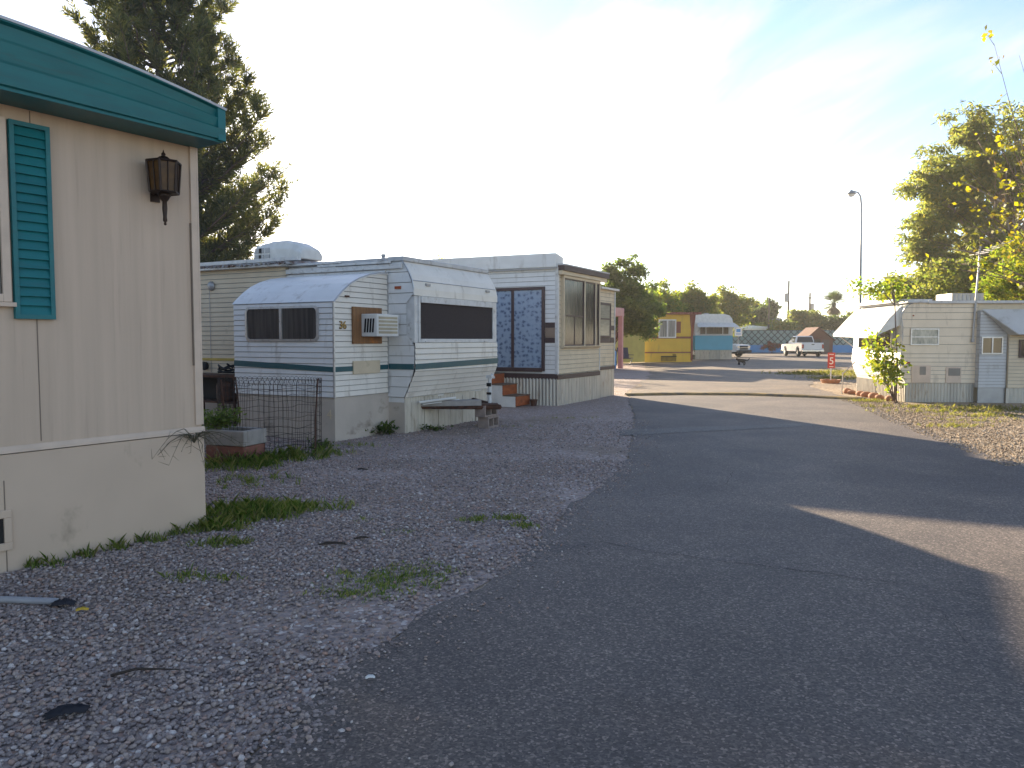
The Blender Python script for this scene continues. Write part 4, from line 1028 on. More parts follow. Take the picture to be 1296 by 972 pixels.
tree('leafy_tree', 'dense dark green tree leaning over the pale yellow fence', (6.0,45.5,0), 2.6, .20,
     [(.4,-.8,3.1,2.2,1.8,1.4),(-.9,-.3,3.6,1.5,1.5,1.1),(1.1,-.8,3.0,1.5,1.4,1.3),(.7,-.5,4.5,1.5,1.2,1.1),(1.1,-.6,5.4,.7,.6,1.0),(-1.4,0,4.6,.45,.5,.9),(.2,-.2,5.3,.5,.6,.8),(1.4,-1.2,2.3,1.0,1,1.0),(2.3,-.3,3.4,.7,.8,.8),(-.3,-.3,5.0,.4,.4,1.0)],
     340, 30000, .40, .20, m_leaf_g, m_bark, 51, limbs=70, aspect=.55, upright=.15, shell=.15)
YG = 'yellow leaved trees behind the yellow home'
for k, (x, y, rx, h, lab, m, sd) in enumerate((
     (11.6,62,2.4,6.0,'yellow green tree directly behind the yellow home roof', m_leaf_yg, 52),
     (14.6,64,2.3,6.0,'yellow tinged tree behind the blue and white trailer', m_leaf_ol, 53),
     (21.2,78,3.0,6.9,'olive rounded tree right of the blue and white trailer roof', m_leaf_ol, 54),
     (9.4,58,1.7,5.6,'yellow green tree between the dark leafy tree and the yellow home', m_leaf_yg, 57))):
    tree('leafy_tree', lab, (x,y,0), h*.45, .2, [(0,0,h*.55,rx,rx*.8,h*.33),(-rx*.5,0,h*.72,rx*.6,rx*.6,h*.2),(rx*.5,0,h*.7,rx*.6,rx*.6,h*.19),(rx*.1,0,h*.85,rx*.45,rx*.4,h*.17)],
         240, 17000, .5, .26, m, m_bark, sd, limbs=50, aspect=.55, group=YG, upright=.2, shell=.15)
for k, (x, y, rx, h, lab, sd) in enumerate((
     (28.6,101,2.6,6.9,'dark green tree beyond the lattice wall, left one of the dark group',55),
     (32.2,103,2.4,6.6,'dark green tree behind the thin bare pole beyond the lattice wall',56),
     (35.0,108,2.4,7.4,'dark feathery tree just left of the tall utility pole',58))):
    tree('leafy_tree', lab, (x,y,0), h*.5, .22, [(0,0,h*.5,rx,rx,h*.36),(-rx*.4,0,h*.72,rx*.55,rx*.5,h*.2),(rx*.5,0,h*.75,rx*.5,rx*.5,h*.2)],
         180, 13000, .6, .38, m_leaf_dk, m_bark, sd, limbs=30, aspect=.55, group='dark trees beyond the lattice wall', shell=.1)
for k, (x, y, rx, h, lab, sd) in enumerate((
     (33.8,95,1.9,3.9,'low olive bush beyond the wall, left of the rounded pair',61),
     (36.6,96,2.4,5.4,'rounded olive bush behind the wall left of the palm',62),
     (40.3,94,2.6,4.6,'dark bush beneath the fan palm behind the red brown shed',63),
     (44.5,97,3.0,5.4,'dark bush right of the fan palm behind the white awning',64))):
    tree('bush', lab, (x,y,0), h*.4, .15, [(0,0,h*.5,rx,rx,h*.42),(-rx*.4,-.3,h*.72,rx*.5,rx*.5,h*.22),(rx*.4,-.2,h*.7,rx*.5,rx*.5,h*.22)],
         150, 12000, .6, .36, m_leaf_ol if k != 2 else m_leaf_dk, m_bark, sd, limbs=20, aspect=.55, cat='bush', group='bushes beyond the lattice wall', shell=.1)
tree('bush', 'bright yellow green bush in front of the low white roof beyond the wall', (31.6,97.5,0), 1.6, .1, [(0,0,2.6,1.5,1.2,1.0)], 30, 2200, .5, .25, m_leaf_yg, m_bark, 66, limbs=12, cat='bush')
tree('leafy_tree', 'yellowish treetop showing over the white trailer roof', (-3.6,46,0), 4.4, .16, [(0,0,5.6,1.0,.9,1.0)], 22, 500, .4, .18, m_leaf_yg, m_bark, 67, limbs=22)
# eucalyptus at the right
tree('eucalyptus_tree', 'tall grey green eucalyptus behind the cream trailer at the right', (29.5,46,0), 11.5, .42,
     [(-2.5,0,13.6,2.0,1.8,1.5),(.8,0,13.9,2.4,2,1.6),(-4.3,-.5,11.8,1.6,1.6,1.3),(-1.2,0,11.4,2.6,2.2,1.7),(-6.1,-.8,10.3,1.2,1.3,.9),(-3.6,-.5,9.3,2.0,1.8,1.3),(1.8,0,11,2.6,2.2,2),
      (-5.3,-.4,7.0,1.6,1.5,1.2),(-2.4,-.4,6.8,2.4,2.0,1.5),(.8,0,8.0,2.6,2.0,1.8),(-4.6,-.5,4.9,2.0,1.7,1.1),(-1,0,4.4,2.4,2,1.5),(3.4,0,9,2.2,2,2.4),(-6.8,-.6,4.6,1.0,1,.8),(-3.4,-.4,10.4,1.8,1.6,1.2),(-4.6,-.4,8.2,1.7,1.5,1.3),(-1,0,9.2,2.2,1.8,1.4),(-3.6,-.4,5.8,2.0,1.8,1.2),(-1.5,0,12.6,2.2,1.8,1.3),(0,0,6.2,2.4,2,1.6)],
     460, 60000, .60, .36, m_leaf_eu, m_bark_pale, 71, limbs=140, aspect=.26, droop=.5, shell=.3)
tree('leafy_tree', 'round dark tree low behind the cream trailer roof, under the eucalyptus', (21.6,38,0), 2.4, .2,
     [(-1.2,0,3.3,2.2,1.6,1.3),(1.4,0,3.6,2.4,1.6,1.6),(.2,0,4.6,1.7,1.3,.9),(3.5,0,3.6,2,1.5,1.8)], 190, 22000, .5, .20, m_leaf_ol, m_bark, 72, limbs=50, aspect=.55, shell=.15)
tree('bush', 'large feathery bright green bush overhanging the trailer roof at the right edge', (17.6,25.5,0), 2.6, .16,
     [(-.2,0,3.6,1.9,1.6,1.5),(.6,.2,4.8,1.5,1.4,1.0),(-1.2,-.4,3.1,1.2,1.2,.9),(1.5,0,3.6,1.8,1.5,1.7)], 240, 30000, .38, .15, m_leaf_yg, m_bark, 73, limbs=60, aspect=.4, droop=.2, cat='bush', shell=.2)
# sparse shrub tree whose long shoots reach into the picture from the right
def sparse_tree(label, loc, shoots, seed):
    rg = np.random.default_rng(seed); rd = random.Random(seed)
    t = thing('sparse_tree', label, 'tree', loc); mb = MB(); LP = []
    o = Vector(loc)
    mb.tube([(0,0,-.05),(.03,.0,.7),(-.05,.03,1.5),(-.1,0,2.3)], [.12,.10,.085,.07], 8)
    for e, n in shoots:
        e = Vector(e)-o; b = Vector((-.1,0,2.25)); mid = b.lerp(e,.5)+Vector((rd.gauss(0,.15),rd.gauss(0,.2),.25))
        pts = [b, b.lerp(mid,.5)+Vector((0,0,.1)), mid, mid.lerp(e,.5)+Vector((rd.gauss(0,.05),0,.05)), e]
        mb.tube(pts, [.024,.018,.012,.008,.003], 5)
        for k in range(n):
            f = rd.uniform(.35,1); i = min(3,int(f*4)); p = pts[i].lerp(pts[i+1], f*4-i)
            d = Vector((rd.gauss(0,1),rd.gauss(0,1),rd.gauss(.2,.8))).normalized()*rd.uniform(.12,.5)
            mb.tube([p,p+d*.6+Vector((0,0,.03)),p+d],[.006,.004,.002],4)
            for q in range(rd.randint(2,6)): LP.append(tuple(p+d*rd.uniform(.5,1.05)+Vector((rd.gauss(0,.05),rd.gauss(0,.05),rd.gauss(-.02,.05)))))
    mb.build('trunk', m_twig, t, smooth=True)
    add_leaves('crown', np.array(LP), .13, leafmat('broad_yellow_leaf', [(.13,.15,.02),(.22,.20,.02),(.10,.12,.03),(.09,.06,.03)], trans=.5, tint=(1.2,1.1,.3)), t, rg, .62)
    return t
def at(px, py, d):     # a point seen at a photograph pixel, d metres in front of the camera
    a, b, th, F = px-648, 486-py, math.atan(56/970), 970
    yy = F*math.cos(th)+b*math.sin(th); k = d/yy
    return (a*k, d, 1.5+(-F*math.sin(th)+b*math.cos(th))*k)
sh = [((*at(1258,55,16.5),),7),((*at(1290,70,15.6),),7),((*at(1230,130,16.2),),8)]
for px, py, n in ((1180,215,7),(1210,200,9),(1235,175,9),(1265,150,11),(1285,180,12),(1200,260,7),(1165,300,6),(1225,240,10),(1255,230,12),(1285,235,14),(1240,290,10),(1275,275,12),(1150,335,5),(1195,330,7)):
    sh.append((at(px,py,15.2+random.random()*2.2), n))
sparse_tree('straggly tree with bare shoots and scattered yellow leaves at the right edge', (14.6,19.8,0), sh, 81)
# sapling at the white nose of the right trailer
def sapling():
    rg = np.random.default_rng(83); rd = random.Random(83)
    t = thing('sapling', 'sunlit yellow green sapling growing up the white nose of the right trailer', 'sapling', (9.02,18.0,0)); mb = MB(); LP = []
    for k in range(7):
        a = rd.uniform(0,6.28); e = Vector((-.30+.25*math.cos(a), .1+.3*math.sin(a), rd.uniform(1.0,1.6)))
        mb.tube([(rd.gauss(0,.05),rd.gauss(0,.05),0),(e.x*.4,e.y*.5,.55),e],[.016,.012,.004],5)
        for j in range(120):
            f = rd.uniform(.32,1.05); p = Vector((e.x*.4,e.y*.5,.55)).lerp(e,(f-.35)/.65) if f>.35 else e*.4
            LP.append((p.x+rg.normal(0,.12),p.y+rg.normal(0,.14),p.z+rg.normal(0,.13)))
    top = [(0.02,0,0),(.03,-.02,.8),(-.02,.0,1.6),(.06,.25,2.3),(.10,.6,2.75)]
    mb.tube(top,[.022,.02,.018,.013,.008],6)
    for k in range(9):
        a = rd.uniform(0,6.28); e = Vector((.0+.5*math.cos(a),.9+.5*math.sin(a),rd.uniform(2.5,3.05)))
        mb.tube([top[3],Vector(top[4]).lerp(e,.4)+Vector((0,0,.1)),e],[.010,.007,.003],4)
        for j in range(55):
            p = Vector(top[4]).lerp(e,rd.uniform(.3,1.1)); LP.append((p.x+rg.normal(0,.12),p.y+rg.normal(0,.12),p.z+rg.normal(0,.09)))
    mb.build('trunk', m_twig, t, smooth=True)
    add_leaves('crown', np.array(LP), .12, m_leaf_yg, t, rg, .55)
sapling()
# palms
m_palm = leafmat('palm_frond', [(.035,.055,.02),(.06,.08,.03),(.09,.10,.04)], trans=.3)
def palm(label, loc, H, L, nf, seed, skirt=True, tr_=.28):
    rd = random.Random(seed); t = thing('fan_palm', label, 'tree', loc); mb = MB()
    mb.tube([(0,0,0),(.1,0,H*.5),(0,0,H)], [tr_*1.2,tr_,tr_*.9], 10); mb.build('trunk', m_bark, t, smooth=True)
    def fans(name, lo, hi, n, m, k=1.0):
        f = MB()
        for i in range(n):
            a = i*2.399+rd.gauss(0,.2); el = lo+(hi-lo)*rd.random()
            d = Vector((math.cos(a)*math.cos(el),math.sin(a)*math.cos(el),math.sin(el))); s = d.cross(Vector((0,0,1))).normalized(); u = s.cross(d)
            b = Vector((0,0,H)); c = b+d*L*.28*k; f.tube([b,c],[.03,.02],4)
            for j in range(-5,6):
                an = j*.16; q = d*math.cos(an)+s*math.sin(an); ee = c+q*L*.78*k*(1-.25*abs(j)/5)+Vector((0,0,-.08*L*(abs(j)/5)**1.2-.04*L))
                w = s*math.cos(an)*.03*L-d*math.sin(an)*.03*L
                mid = c.lerp(ee,.5)+u*.03*L
                f.add([c,mid+w*.7,ee,mid-w*.7],[(0,1,2,3)])
        f.build(name, m, t)
    fans('fronds', -.45, 1.45, nf, m_palm)
    if skirt: fans('dead_fronds', -1.5, -.9, 20, leafmat('dry_palm_frond', [(.12,.085,.05),(.17,.125,.075)], trans=.2), .85)
palm('bushy fan palm with brown skirt beyond the lattice wall', (41.0,98,0), 6.1, 2.1, 36, 91)
palm('distant thin fan palm poking over the corrugated roof', (-20.6,60,0), 8.6, .95, 18, 92, True, .12)

# ================================================================== far homes on the left
yh = thing('yellow_home', 'bright yellow mobile home with brown red trim at the end of the gravel', 'mobile home', (8.75,51,0), 14)
mb = MB(); mb.box(0,3.5,0,14,.0,3.2); mb.build('wall', m_yellow, yh)
mb = MB(); mb.box(-.1,3.5,-.012,.0,1.58,1.72); mb.box(-.1,3.5,-.012,0,.60,.69); mb.box(3.42,3.56,-.05,.05,.1,3.2); mb.add([(3.3,-.03,3.2),(3.75,-.03,3.2),(3.56,-.03,1.6),(3.46,-.03,1.6)],[(0,1,2,3)]); mb.build('trim', m_brownred, yh)
mb = MB(); mb.corr((-.9,-.35,3.22),(1,0,0),(0,-1,0),4.9,3.19,3.34,.22,.02); mb.box(-.9,4.0,-.34,14.2,3.19,3.34); mb.build('roof', m_brownred, yh)
mb = MB(); y_=-.05
for a,b,c,d in ((1.05,1.12,1.62,2.86),(2.25,2.32,1.62,2.86),(1.12,2.25,1.62,1.70),(1.12,2.25,2.78,2.86),(1.65,1.72,1.70,2.78)): mb.box(a,b,-.05,-.0,c,d)
w_ = mb.build('window', m_white, yh)
mb = MB(); mb.box(1.12,1.65,-.02,-.004,1.70,2.78); mb.box(1.72,2.25,-.02,-.004,1.70,2.78); mb.build('pane', glassmat('pale_curtain_glass', (.16,.16,.145), rough=.2, c2=(.42,.40,.35), scale=6, stretch=(4,4,.1)), w_)
for x in (.72,2.36):
    mb = MB(); mb.box(x,x+.30,-.04,-.0,1.95,2.72)
    for k in range(9): mb.box(x+.03,x+.27,-.046,-.04,1.98+k*.08,2.03+k*.08)
    mb.build('shutter', m_brownred, yh)
mb = MB(); mb.box(1.25,2.35,-.04,-.0,.05,.42); mb.box(2.1,2.35,-.03,0,.42,.55); h_=mb.build('access_hatch', M('dull_yellow_hatch',(.30,.20,.02),(.22,.14,.02)), yh)
mb = MB(); mb.box(1.25,2.35,-.1,-.04,.36,.42); mb.build('hatch_lip', m_dark, h_)
yf = thing('yellow_fence', 'pale yellow board fence beside the yellow home', 'fence', (6.0,47.8,0), 44)
mb = MB()
for k in range(20): mb.box(k*.19,k*.19+.182,0,.03,.03,2.1+.01*(k%3))
mb.build('boards', m_pale_yellow, yf)
mb = MB(); mb.box(-.05,3.85,.03,.08,.4,.5); mb.box(-.05,3.85,.03,.08,1.6,1.7); mb.pieces('rail', m_pale_yellow, yf)
ph = thing('pink_porch', 'pink porch post and roof edge behind the park model home', 'porch', (4.1,38.2,0), -28)
mb = MB(); mb.box(.40,.62,-.1,.1,0,2.75); mb.box(.40,.62,2.3,2.5,0,2.75); mb.pieces('post', m_pink, ph)
mb = MB(); mb.box(-5,.55,-.3,2.8,2.72,3.15); mb.build('roof', m_pink, ph, bevel=.02)
mb = MB(); mb.box(-5,-.1,0,2.5,0,2.75); mb.build('wall', m_pink, ph)
bb = thing('blue_barrel', 'blue barrel standing at the foot of the pink porch post', 'barrel', (5.05,39.0,0))
mb = MB(); mb.lathe([(.22,0),(.25,.05),(.26,.3),(.25,.33),(.26,.36),(.26,.6),(.25,.63),(.26,.66),(.25,.9),(.22,.93)], n=16); mb.build('barrel', m_blue, bb, smooth=True)
ch = thing('folding_chair', 'navy folding camp chair in front of the yellow fence', 'chair', (6.55,44.0,0), 20)
mb = MB(); mb.add([(-.32,-.22,.46),(.32,-.22,.46),(.30,.25,.40),(-.30,.25,.40)],[(0,1,2,3)]); mb.build('seat', m_blue_chair, ch, solid=.02)
mb = MB(); mb.add([(-.32,.25,.40),(.32,.25,.40),(.36,.48,1.05),(-.36,.48,1.05)],[(0,1,2,3)]); mb.build('backrest', m_blue_chair, ch, solid=.02)
for s in (-1,1):
    mb = MB(); mb.tube([(s*.33,-.28,0),(s*.33,.3,.62)], .015, 5); mb.build('leg', m_greypole, ch)
    mb = MB(); mb.tube([(s*.33,.3,0),(s*.33,-.24,.48)], .015, 5); mb.build('leg', m_greypole, ch)
    mb = MB(); mb.box(s*.33-.03,s*.33+.03,-.25,.32,.62,.65); mb.build('armrest', m_blue_chair, ch)
# blue and white trailer
bt = thing('travel_trailer', 'blue and white trailer with a small awning over its window, beyond the yellow home', 'trailer', (13.4,58.5,0), 3)
prof = [(0,.75),(3.45,.75),(3.5,2.0),(3.5,2.75),(3.42,3.1),(3.2,3.36),(2.8,3.46),(0,3.46)]
mb = MB(); mb.prism([(.55,1.82),(3.5,1.82)]+prof[3:-1]+[(.55,3.46)],0,7,'y'); mb.build('upper_body', m_white, bt, bevel=.03)
mb = MB(); mb.box(.55,3.47,-.02,7,.72,1.82); mb.build('lower_body', m_skyblue, bt, bevel=.02)
mb = MB(); mb.box(-.6,.54,1.2,7,1.82,3.4); mb.build('rear_extension', m_white_al, bt); mb = MB(); mb.box(-.6,.54,1.18,7,.3,1.82); mb.build('rear_extension_base', m_blue, bt)
mb = MB()
mb.box(.85,3.2,-.04,-.0,1.86,1.93); mb.box(.85,.93,-.04,0,1.93,2.56); mb.box(3.12,3.2,-.04,0,1.93,2.56); mb.box(.93,3.12,-.04,0,2.5,2.56); mb.box(1.35,1.42,-.04,0,1.93,2.5); mb.box(2.65,2.72,-.04,0,1.93,2.5)
w_ = mb.build('window', m_white_trim, bt)
mb = MB(); mb.box(.93,3.12,-.02,-.003,1.93,2.5); mb.build('pane', m_glass_c, w_)
mb = MB(); mb.add([(.7,-.0,2.78),(3.55,-.0,2.78),(3.75,-.75,2.45),(.55,-.75,2.45)],[(0,1,2,3)]); mb.build('awning', m_white_al, bt, solid=.03)
for x in (.75,3.5):
    mb = MB(); mb.tube([(x,-.7,2.45),(x,-.0,2.1)], .02, 5); mb.build('awning_arm', m_alu, bt)
mb = MB()
for k in range(13):
    if k in (5,6,7,8): continue
    mb.box(.58+k*.22,.58+k*.22+.205,.04,.06,0,.72)
mb.build('board_skirting', m_board, bt)
mb = MB(); mb.corr((.58+5*.22,.05,0),(1,0,0),(0,-1,0),.87,0,.72,.1,.015); mb.box(-.6,3.4,1.3,7,.0,.3); mb.build('corrugated_skirting', m_galv, bt)
mb = MB(); mb.lathe([(.22,3.46),(.22,3.56),(.1,3.6)], (2.0,2.0,0), 'z', 12); mb.build('roof_vent', m_greypole, bt)

# ================================================================== boundary wall and what stands at it
lw = thing('lattice_wall', 'long pale teal wall with dark diagonal lattice and blue base across the lot', 'wall', (22,90,0), -3)
mb = MB(); mb.box(0,30,.0,.2,.88,2.62); mb.build('panel', m_tealwall, lw)
mb = MB(); mb.box(0,30,-.12,.2,0,.88); mb.build('base', m_blue, lw)
mb = MB(); s = .75; w = .045
for i in range(-3,44):
    for sg in (1,-1):
        x0 = i*s; z0, z1 = .9, 2.58
        a, b = (x0, x0+sg*(z1-z0)*1.0)
        if min(a,b) < .05 or max(a,b) > 29.95: continue
        d = Vector((b-a,0,z1-z0)).normalized(); q = Vector((-d.z,0,d.x))*w
        yy = -.02 if sg > 0 else -.045
        mb.obox(((a+b)/2,yy,(z0+z1)/2), ((b-a)/2,0,(z1-z0)/2), (q.x,0,q.z), (0,.011,0))
mb.box(0,30,-.06,-.0,2.58,2.64)
mb.build('lattice', m_lattice, lw)
tb = thing('teal_building', 'low arched teal roofed building beyond the lattice wall', 'building', (32.6,100,0))
mb = MB(); mb.box(0,5.2,0,6,0,2.5); mb.build('wall', m_tealwall, tb)
mb = MB(); mb.prism([(-.2,2.5)]+[(2.6-2.8*math.cos(math.pi*i/12), 2.5+.95*math.sin(math.pi*i/12)) for i in range(13)],-.2,6.2,'y'); mb.build('roof', M('teal_roof',(.14,.27,.28),(.12,.22,.24),rough=.6), tb)
ec = thing('evaporative_cooler', 'grey louvred cooler box on the arched teal roof', 'cooler', (35.0,101.5,3.35))
mb = MB(); mb.box(-.55,.55,-.5,.5,0,.9); mb.build('cabinet', m_greypole, ec, bevel=.03)
mb = MB()
for k in range(6): mb.box(-.45,.45,-.52,-.5,.12+k*.12,.18+k*.12)
mb.build('louvre', m_acgrille, ec)
lb = thing('white_building', 'low white roofed building behind the wall right of the blue trailer', 'building', (27.6,96,0))
mb = MB(); mb.box(0,4.2,0,5,0,2.9); mb.build('wall', m_white_al, lb)
mb = MB(); mb.prism([(-.3,2.9),(4.5,2.9),(4.4,3.1),(2,3.32),(-.2,3.2)],-.3,5.3,'y'); mb.build('roof', m_white_trim, lb)
rs = thing('garden_shed', 'red brown gabled shed behind the white pickup', 'shed', (30.9,80.5,0), 6)
mb = MB(); mb.prism([(0,0),(2.9,0),(2.9,1.55),(1.25,2.75),(0,1.7)],0,2.4,'y'); mb.build('wall', m_redbrick2, rs)
mb = MB()
mb.add([(-.2,-.2,1.58),(1.25,-.2,2.80),(1.25,2.6,2.80),(-.2,2.6,1.58)],[(0,1,2,3)]); mb.add([(1.25,-.2,2.80),(3.1,-.2,1.42),(3.1,2.6,1.42),(1.25,2.6,2.80)],[(0,1,2,3)]); mb.build('roof', m_redbrick2, rs, solid=.06)
mb = MB(); mb.box(1.7,2.5,-.02,-.003,0.02,1.5); mb.build('door', m_brown, rs)
m_leaf_red = leafmat('red_leaf', [(.16,.02,.015),(.25,.035,.025),(.10,.02,.015),(.05,.05,.02)], trans=.25, tint=(1,.7,.7))
tree('bush', 'low red flowering bush at the wall left of the white pickup', (29.3,86.5,0), .6, .06, [(0,0,.75,1.2,.6,.45)], 30, 2600, .3, .14, m_leaf_red, m_bark, 68, limbs=14, cat='bush')
# small white notice on a post
sg = thing('notice_sign', 'small white notice with blue marks on a post against the lattice wall', 'sign', (22.1,75,0))
mb = MB(); mb.tube([(0,.04,0),(0,.04,2.5)], .04, 8); mb.build('post', m_greypole, sg)
mb = MB(); mb.box(-.36,.36,-.02,.0,1.85,2.68); mb.build('panel', m_white, sg)
mb = MB(); mb.box(-.2,.2,-.024,-.02,2.25,2.55); mb.box(-.25,.25,-.024,-.02,2.02,2.10); mb.build('marking', m_blue, sg)
# red speed sign
ss = thing('speed_sign', 'red sign reading 5 on a white post in a brick base', 'sign', (11.03,26.5,0), 0)
mb = MB(); mb.lathe([(.28,0),(.33,.10),(.34,.13),(.30,.13),(.28,.10)], n=18); mb.lathe([(.0,.09),(.29,.10)], n=18); mb.build('base', m_terra, ss)
mb = MB(); mb.tube([(0,0,.06),(0,0,1.0)], .022, 8); mb.build('post', m_white, ss)
mb = MB(); mb.box(-.13,.13,-.035,-.022,.52,1.06); mb.build('panel', m_signred, ss, bevel=.006)
text_mesh('5', .34, .003, 'number', m_white, ss, facing(Vector((0,-.038,.76)), (0,-1,0)))
mb = MB(); mb.box(-.08,.08,-.040,-.035,.985,1.005); mb.box(-.07,.07,-.040,-.035,.565,.585); mb.build('border_mark', m_white, ss)
# poles
sl = thing('street_lamp', 'tall slim street lamp with curved arm behind the cream trailer', 'street lamp', (14.45,32,0))
mb = MB(); mb.tube([(0,0,0),(.03,0,3),(-.03,0,6.6),(-.04,0,7.1),(-.08,0,7.4),(-.18,0,7.56),(-.34,0,7.60)], [.06,.05,.045,.04,.035,.03,.028], 8); mb.build('pole', m_greypole, sl, smooth=True)
mb = MB(); mb.lathe([(.04,.14),(.06,.10),(.10,.06),(.18,.0),(.18,-.03)], (-.46,0,7.52), 'z', 14); mb.tube([(-.34,0,7.60),(-.48,0,7.61)],.035,8); mb.build('lamp_head', m_greypole, sl, smooth=True)
mb = MB(); mb.lathe([(.13,-.03),(.12,-.10),(.05,-.13)], (-.46,0,7.52), 'z', 14); mb.build('lens', m_white, sl, smooth=True)
def upole(label, loc, H, r, arm=False, tr_=False, pale=0):
    t = thing('utility_pole', label, 'utility pole', loc); mb = MB()
    mb.tube([(0,0,0),(0,0,H)], [r,r*.75], 8); mb.build('pole', m_polewood, t)
    if pale:
        mb = MB(); mb.tube([(0,-.02,0),(0,-.02,pale)], r*1.25, 8); mb.build('cable_guard', m_trim_beige, t)
    if arm:
        mb = MB(); mb.box(-1.6,.9,-.08,.08,H-.95,H-.80); mb.build('crossarm', m_polewood, t)
        for x in (-1.4,-.7,.7):
            mb = MB(); mb.lathe([(.05,0),(.07,.08),(.04,.16)],(x,0,H-.8),'z',8); mb.build('insulator', m_white, t)
    if tr_:
        mb = MB(); mb.lathe([(.05,1.35),(.3,1.28),(.3,.2),(.25,.1)],(.42 if arm else -.3,0,H-3.1),'z',12); mb.build('transformer', m_greypole, t)
upole('tall utility pole with pale lower half beyond the lattice wall', (39.5,110,0), 9.9, .17, False, True, 5.2)
upole('utility pole with crossarm and transformer, farthest pole', (50.3,130,0), 9.4, .2, True, True)
upole('short thin bare pole in front of the dark trees', (31.9,95.5,0), 6.7, .11)
# wires between the two poles
def wire(label, a, b, sag, r=.018):
    mb = MB(); mb.tube([(a[0]+(b[0]-a[0])*i/14, a[1]+(b[1]-a[1])*i/14, a[2]+(b[2]-a[2])*i/14-sag*4*(i/14)*(1-i/14)) for i in range(15)], r, 4)
    tag(mb.build('overhead_wire', m_black), label, 'wire')
wire('overhead wire running from the farthest pole past the palm', (49.6,130,8.7), (78,120,9.2), 1.0)

# ================================================================== pickups
def pickup(label, loc, rz, group=None):
    t = thing('pickup_truck', label, 'truck', loc, rz, group)
    def arch(cx, r, n=9): return [(cx+r*math.cos(math.pi*(1-i/n)), .46+ (r*.98)*math.sin(math.pi*(1-i/n))*1.0) for i in range(n+1)]
    side = [(-2.85,.62),(-2.85,.50)]+arch(-1.75,.46)+arch(1.72,.46)+[(2.72,.46),(2.82,.60),(2.84,.92),(2.70,1.08),(1.15,1.17),(.9,1.19),(-2.85,1.16)]
    mb = MB(); mb.prism(side,-.95,.95,'y'); mb.build('body', m_carwhite, t, bevel=.045)
    mb = MB(); mb.box(-2.78,-.95,-.80,.80,1.155,1.175); mb.build('bed_floor', m_dark, t)
    mb = MB()
    for s in (-1,1): mb.box(-2.85,-.92,s*.87-.06,s*.87+.06,1.15,1.24)
    mb.box(-2.87,-2.79,-.81,.81,1.15,1.24); mb.build('bed_rail', m_carwhite, t, bevel=.02)
    def cabsec(x0,x1,z,w): return [(x0,-w,z),(x1,-w,z),(x1,w,z),(x0,w,z)]
    b, t_ = cabsec(-.92,1.12,1.17,.90), cabsec(-.72,.30,1.84,.70)
    mb = MB(); mb.add(b+t_,[(0,1,5,4),(1,2,6,5),(2,3,7,6),(3,0,4,7),(4,5,6,7)]); mb.build('cab', m_carwhite, t, bevel=.05)
    def inset(q, u0,u1,v0,v1,off):
        A,B,Cc,Dd = map(Vector,q); n = (B-A).cross(Dd-A).normalized()
        P = lambda u,v: (A.lerp(B,u)).lerp(Dd.lerp(Cc,u),v)+n*off
        return [P(u0,v0),P(u1,v0),P(u1,v1),P(u0,v1)]
    mb = MB()
    mb.add(inset((b[1],b[2],t_[2],t_[1]),.06,.94,.08,.92,.010),[(0,1,2,3)]); mb.build('windscreen', m_glass, t)
    mb = MB(); mb.add(inset((b[3],b[0],t_[0],t_[3]),.07,.93,.14,.88,.010),[(0,1,2,3)]); mb.build('rear_window', m_glass, t)
    for q in ((b[0],b[1],t_[1],t_[0]),(b[2],b[3],t_[3],t_[2])):
        mb = MB(); mb.add(inset(q,.07,.40,.12,.88,.010),[(0,1,2,3)]); mb.add(inset(q,.44,.88,.12,.88,.010),[(0,1,2,3)]); mb.build('side_window', m_glass, t)
    for s in (-1,1):
        d = MB(); d.box(-.02,1.05,s*.952-.004,s*.952+.004,.52,1.14); dd = d.build('door', m_carwhite, t, bevel=.003)
        d = MB(); d.box(.05,.22,s*.965-.012,s*.965+.012,.98,1.02); d.build('handle', m_chrome, dd)
        d = MB(); d.box(.78,.90,s*1.04-.11,s*1.04+.11,1.14,1.32); d.build('mirror', m_black, t, bevel=.02)
        for x in (-1.75,1.72):
            w = MB(); w.lathe([(.20,-.11),(.33,-.12),(.375,-.08),(.38,0),(.375,.08),(.33,.12),(.20,.11)], (x,s*.86,.385),'y',20); wo = w.build('wheel', m_black, t, smooth=True)
            w = MB(); w.lathe([(.0,s*.02),(.06,s*.045),(.19,s*.02),(.235,s*.045),(.235,-s*.02)], (x,s*.93,.385),'y',20)
            for k in range(5):
                a = k*2*math.pi/5; w.obox((x+.12*math.cos(a),s*.965,.385+.12*math.sin(a)),(.10*math.cos(a),0,.10*math.sin(a)),(-.025*math.sin(a),0,.025*math.cos(a)),(0,.012,0))
            w.build('rim', m_rim, wo)
        l = MB(); l.box(-2.875,-2.82,s*.86-.075,s*.86+.085,.74,1.10); l.build('tail_light', m_red, t, bevel=.01)
        l = MB(); l.box(2.70,2.862,s*.74-.16,s*.74+.16,.80,1.0); l.build('headlight', m_chrome, t, bevel=.01)
    mb = MB(); mb.box(-2.88,-2.85,-.76,.76,.66,1.22); g = mb.build('tailgate', m_carwhite, t, bevel=.01)
    mb = MB(); mb.box(-2.895,-2.88,-.12,.12,1.05,1.12); mb.build('handle', m_black, g)
    mb = MB(); mb.box(-3.0,-2.86,-.93,.93,.46,.62); mb.build('rear_bumper', m_chrome, t, bevel=.02)
    mb = MB(); mb.box(2.80,2.98,-.95,.95,.40,.62); mb.build('front_bumper', m_black, t, bevel=.03)
    mb = MB(); mb.box(2.82,2.875,-.56,.56,.66,1.0); g = mb.build('grille', m_black, t, bevel=.01)
    mb = MB(); mb.box(2.876,2.89,-.54,.54,.81,.85); mb.build('grille_bar', m_chrome, g)
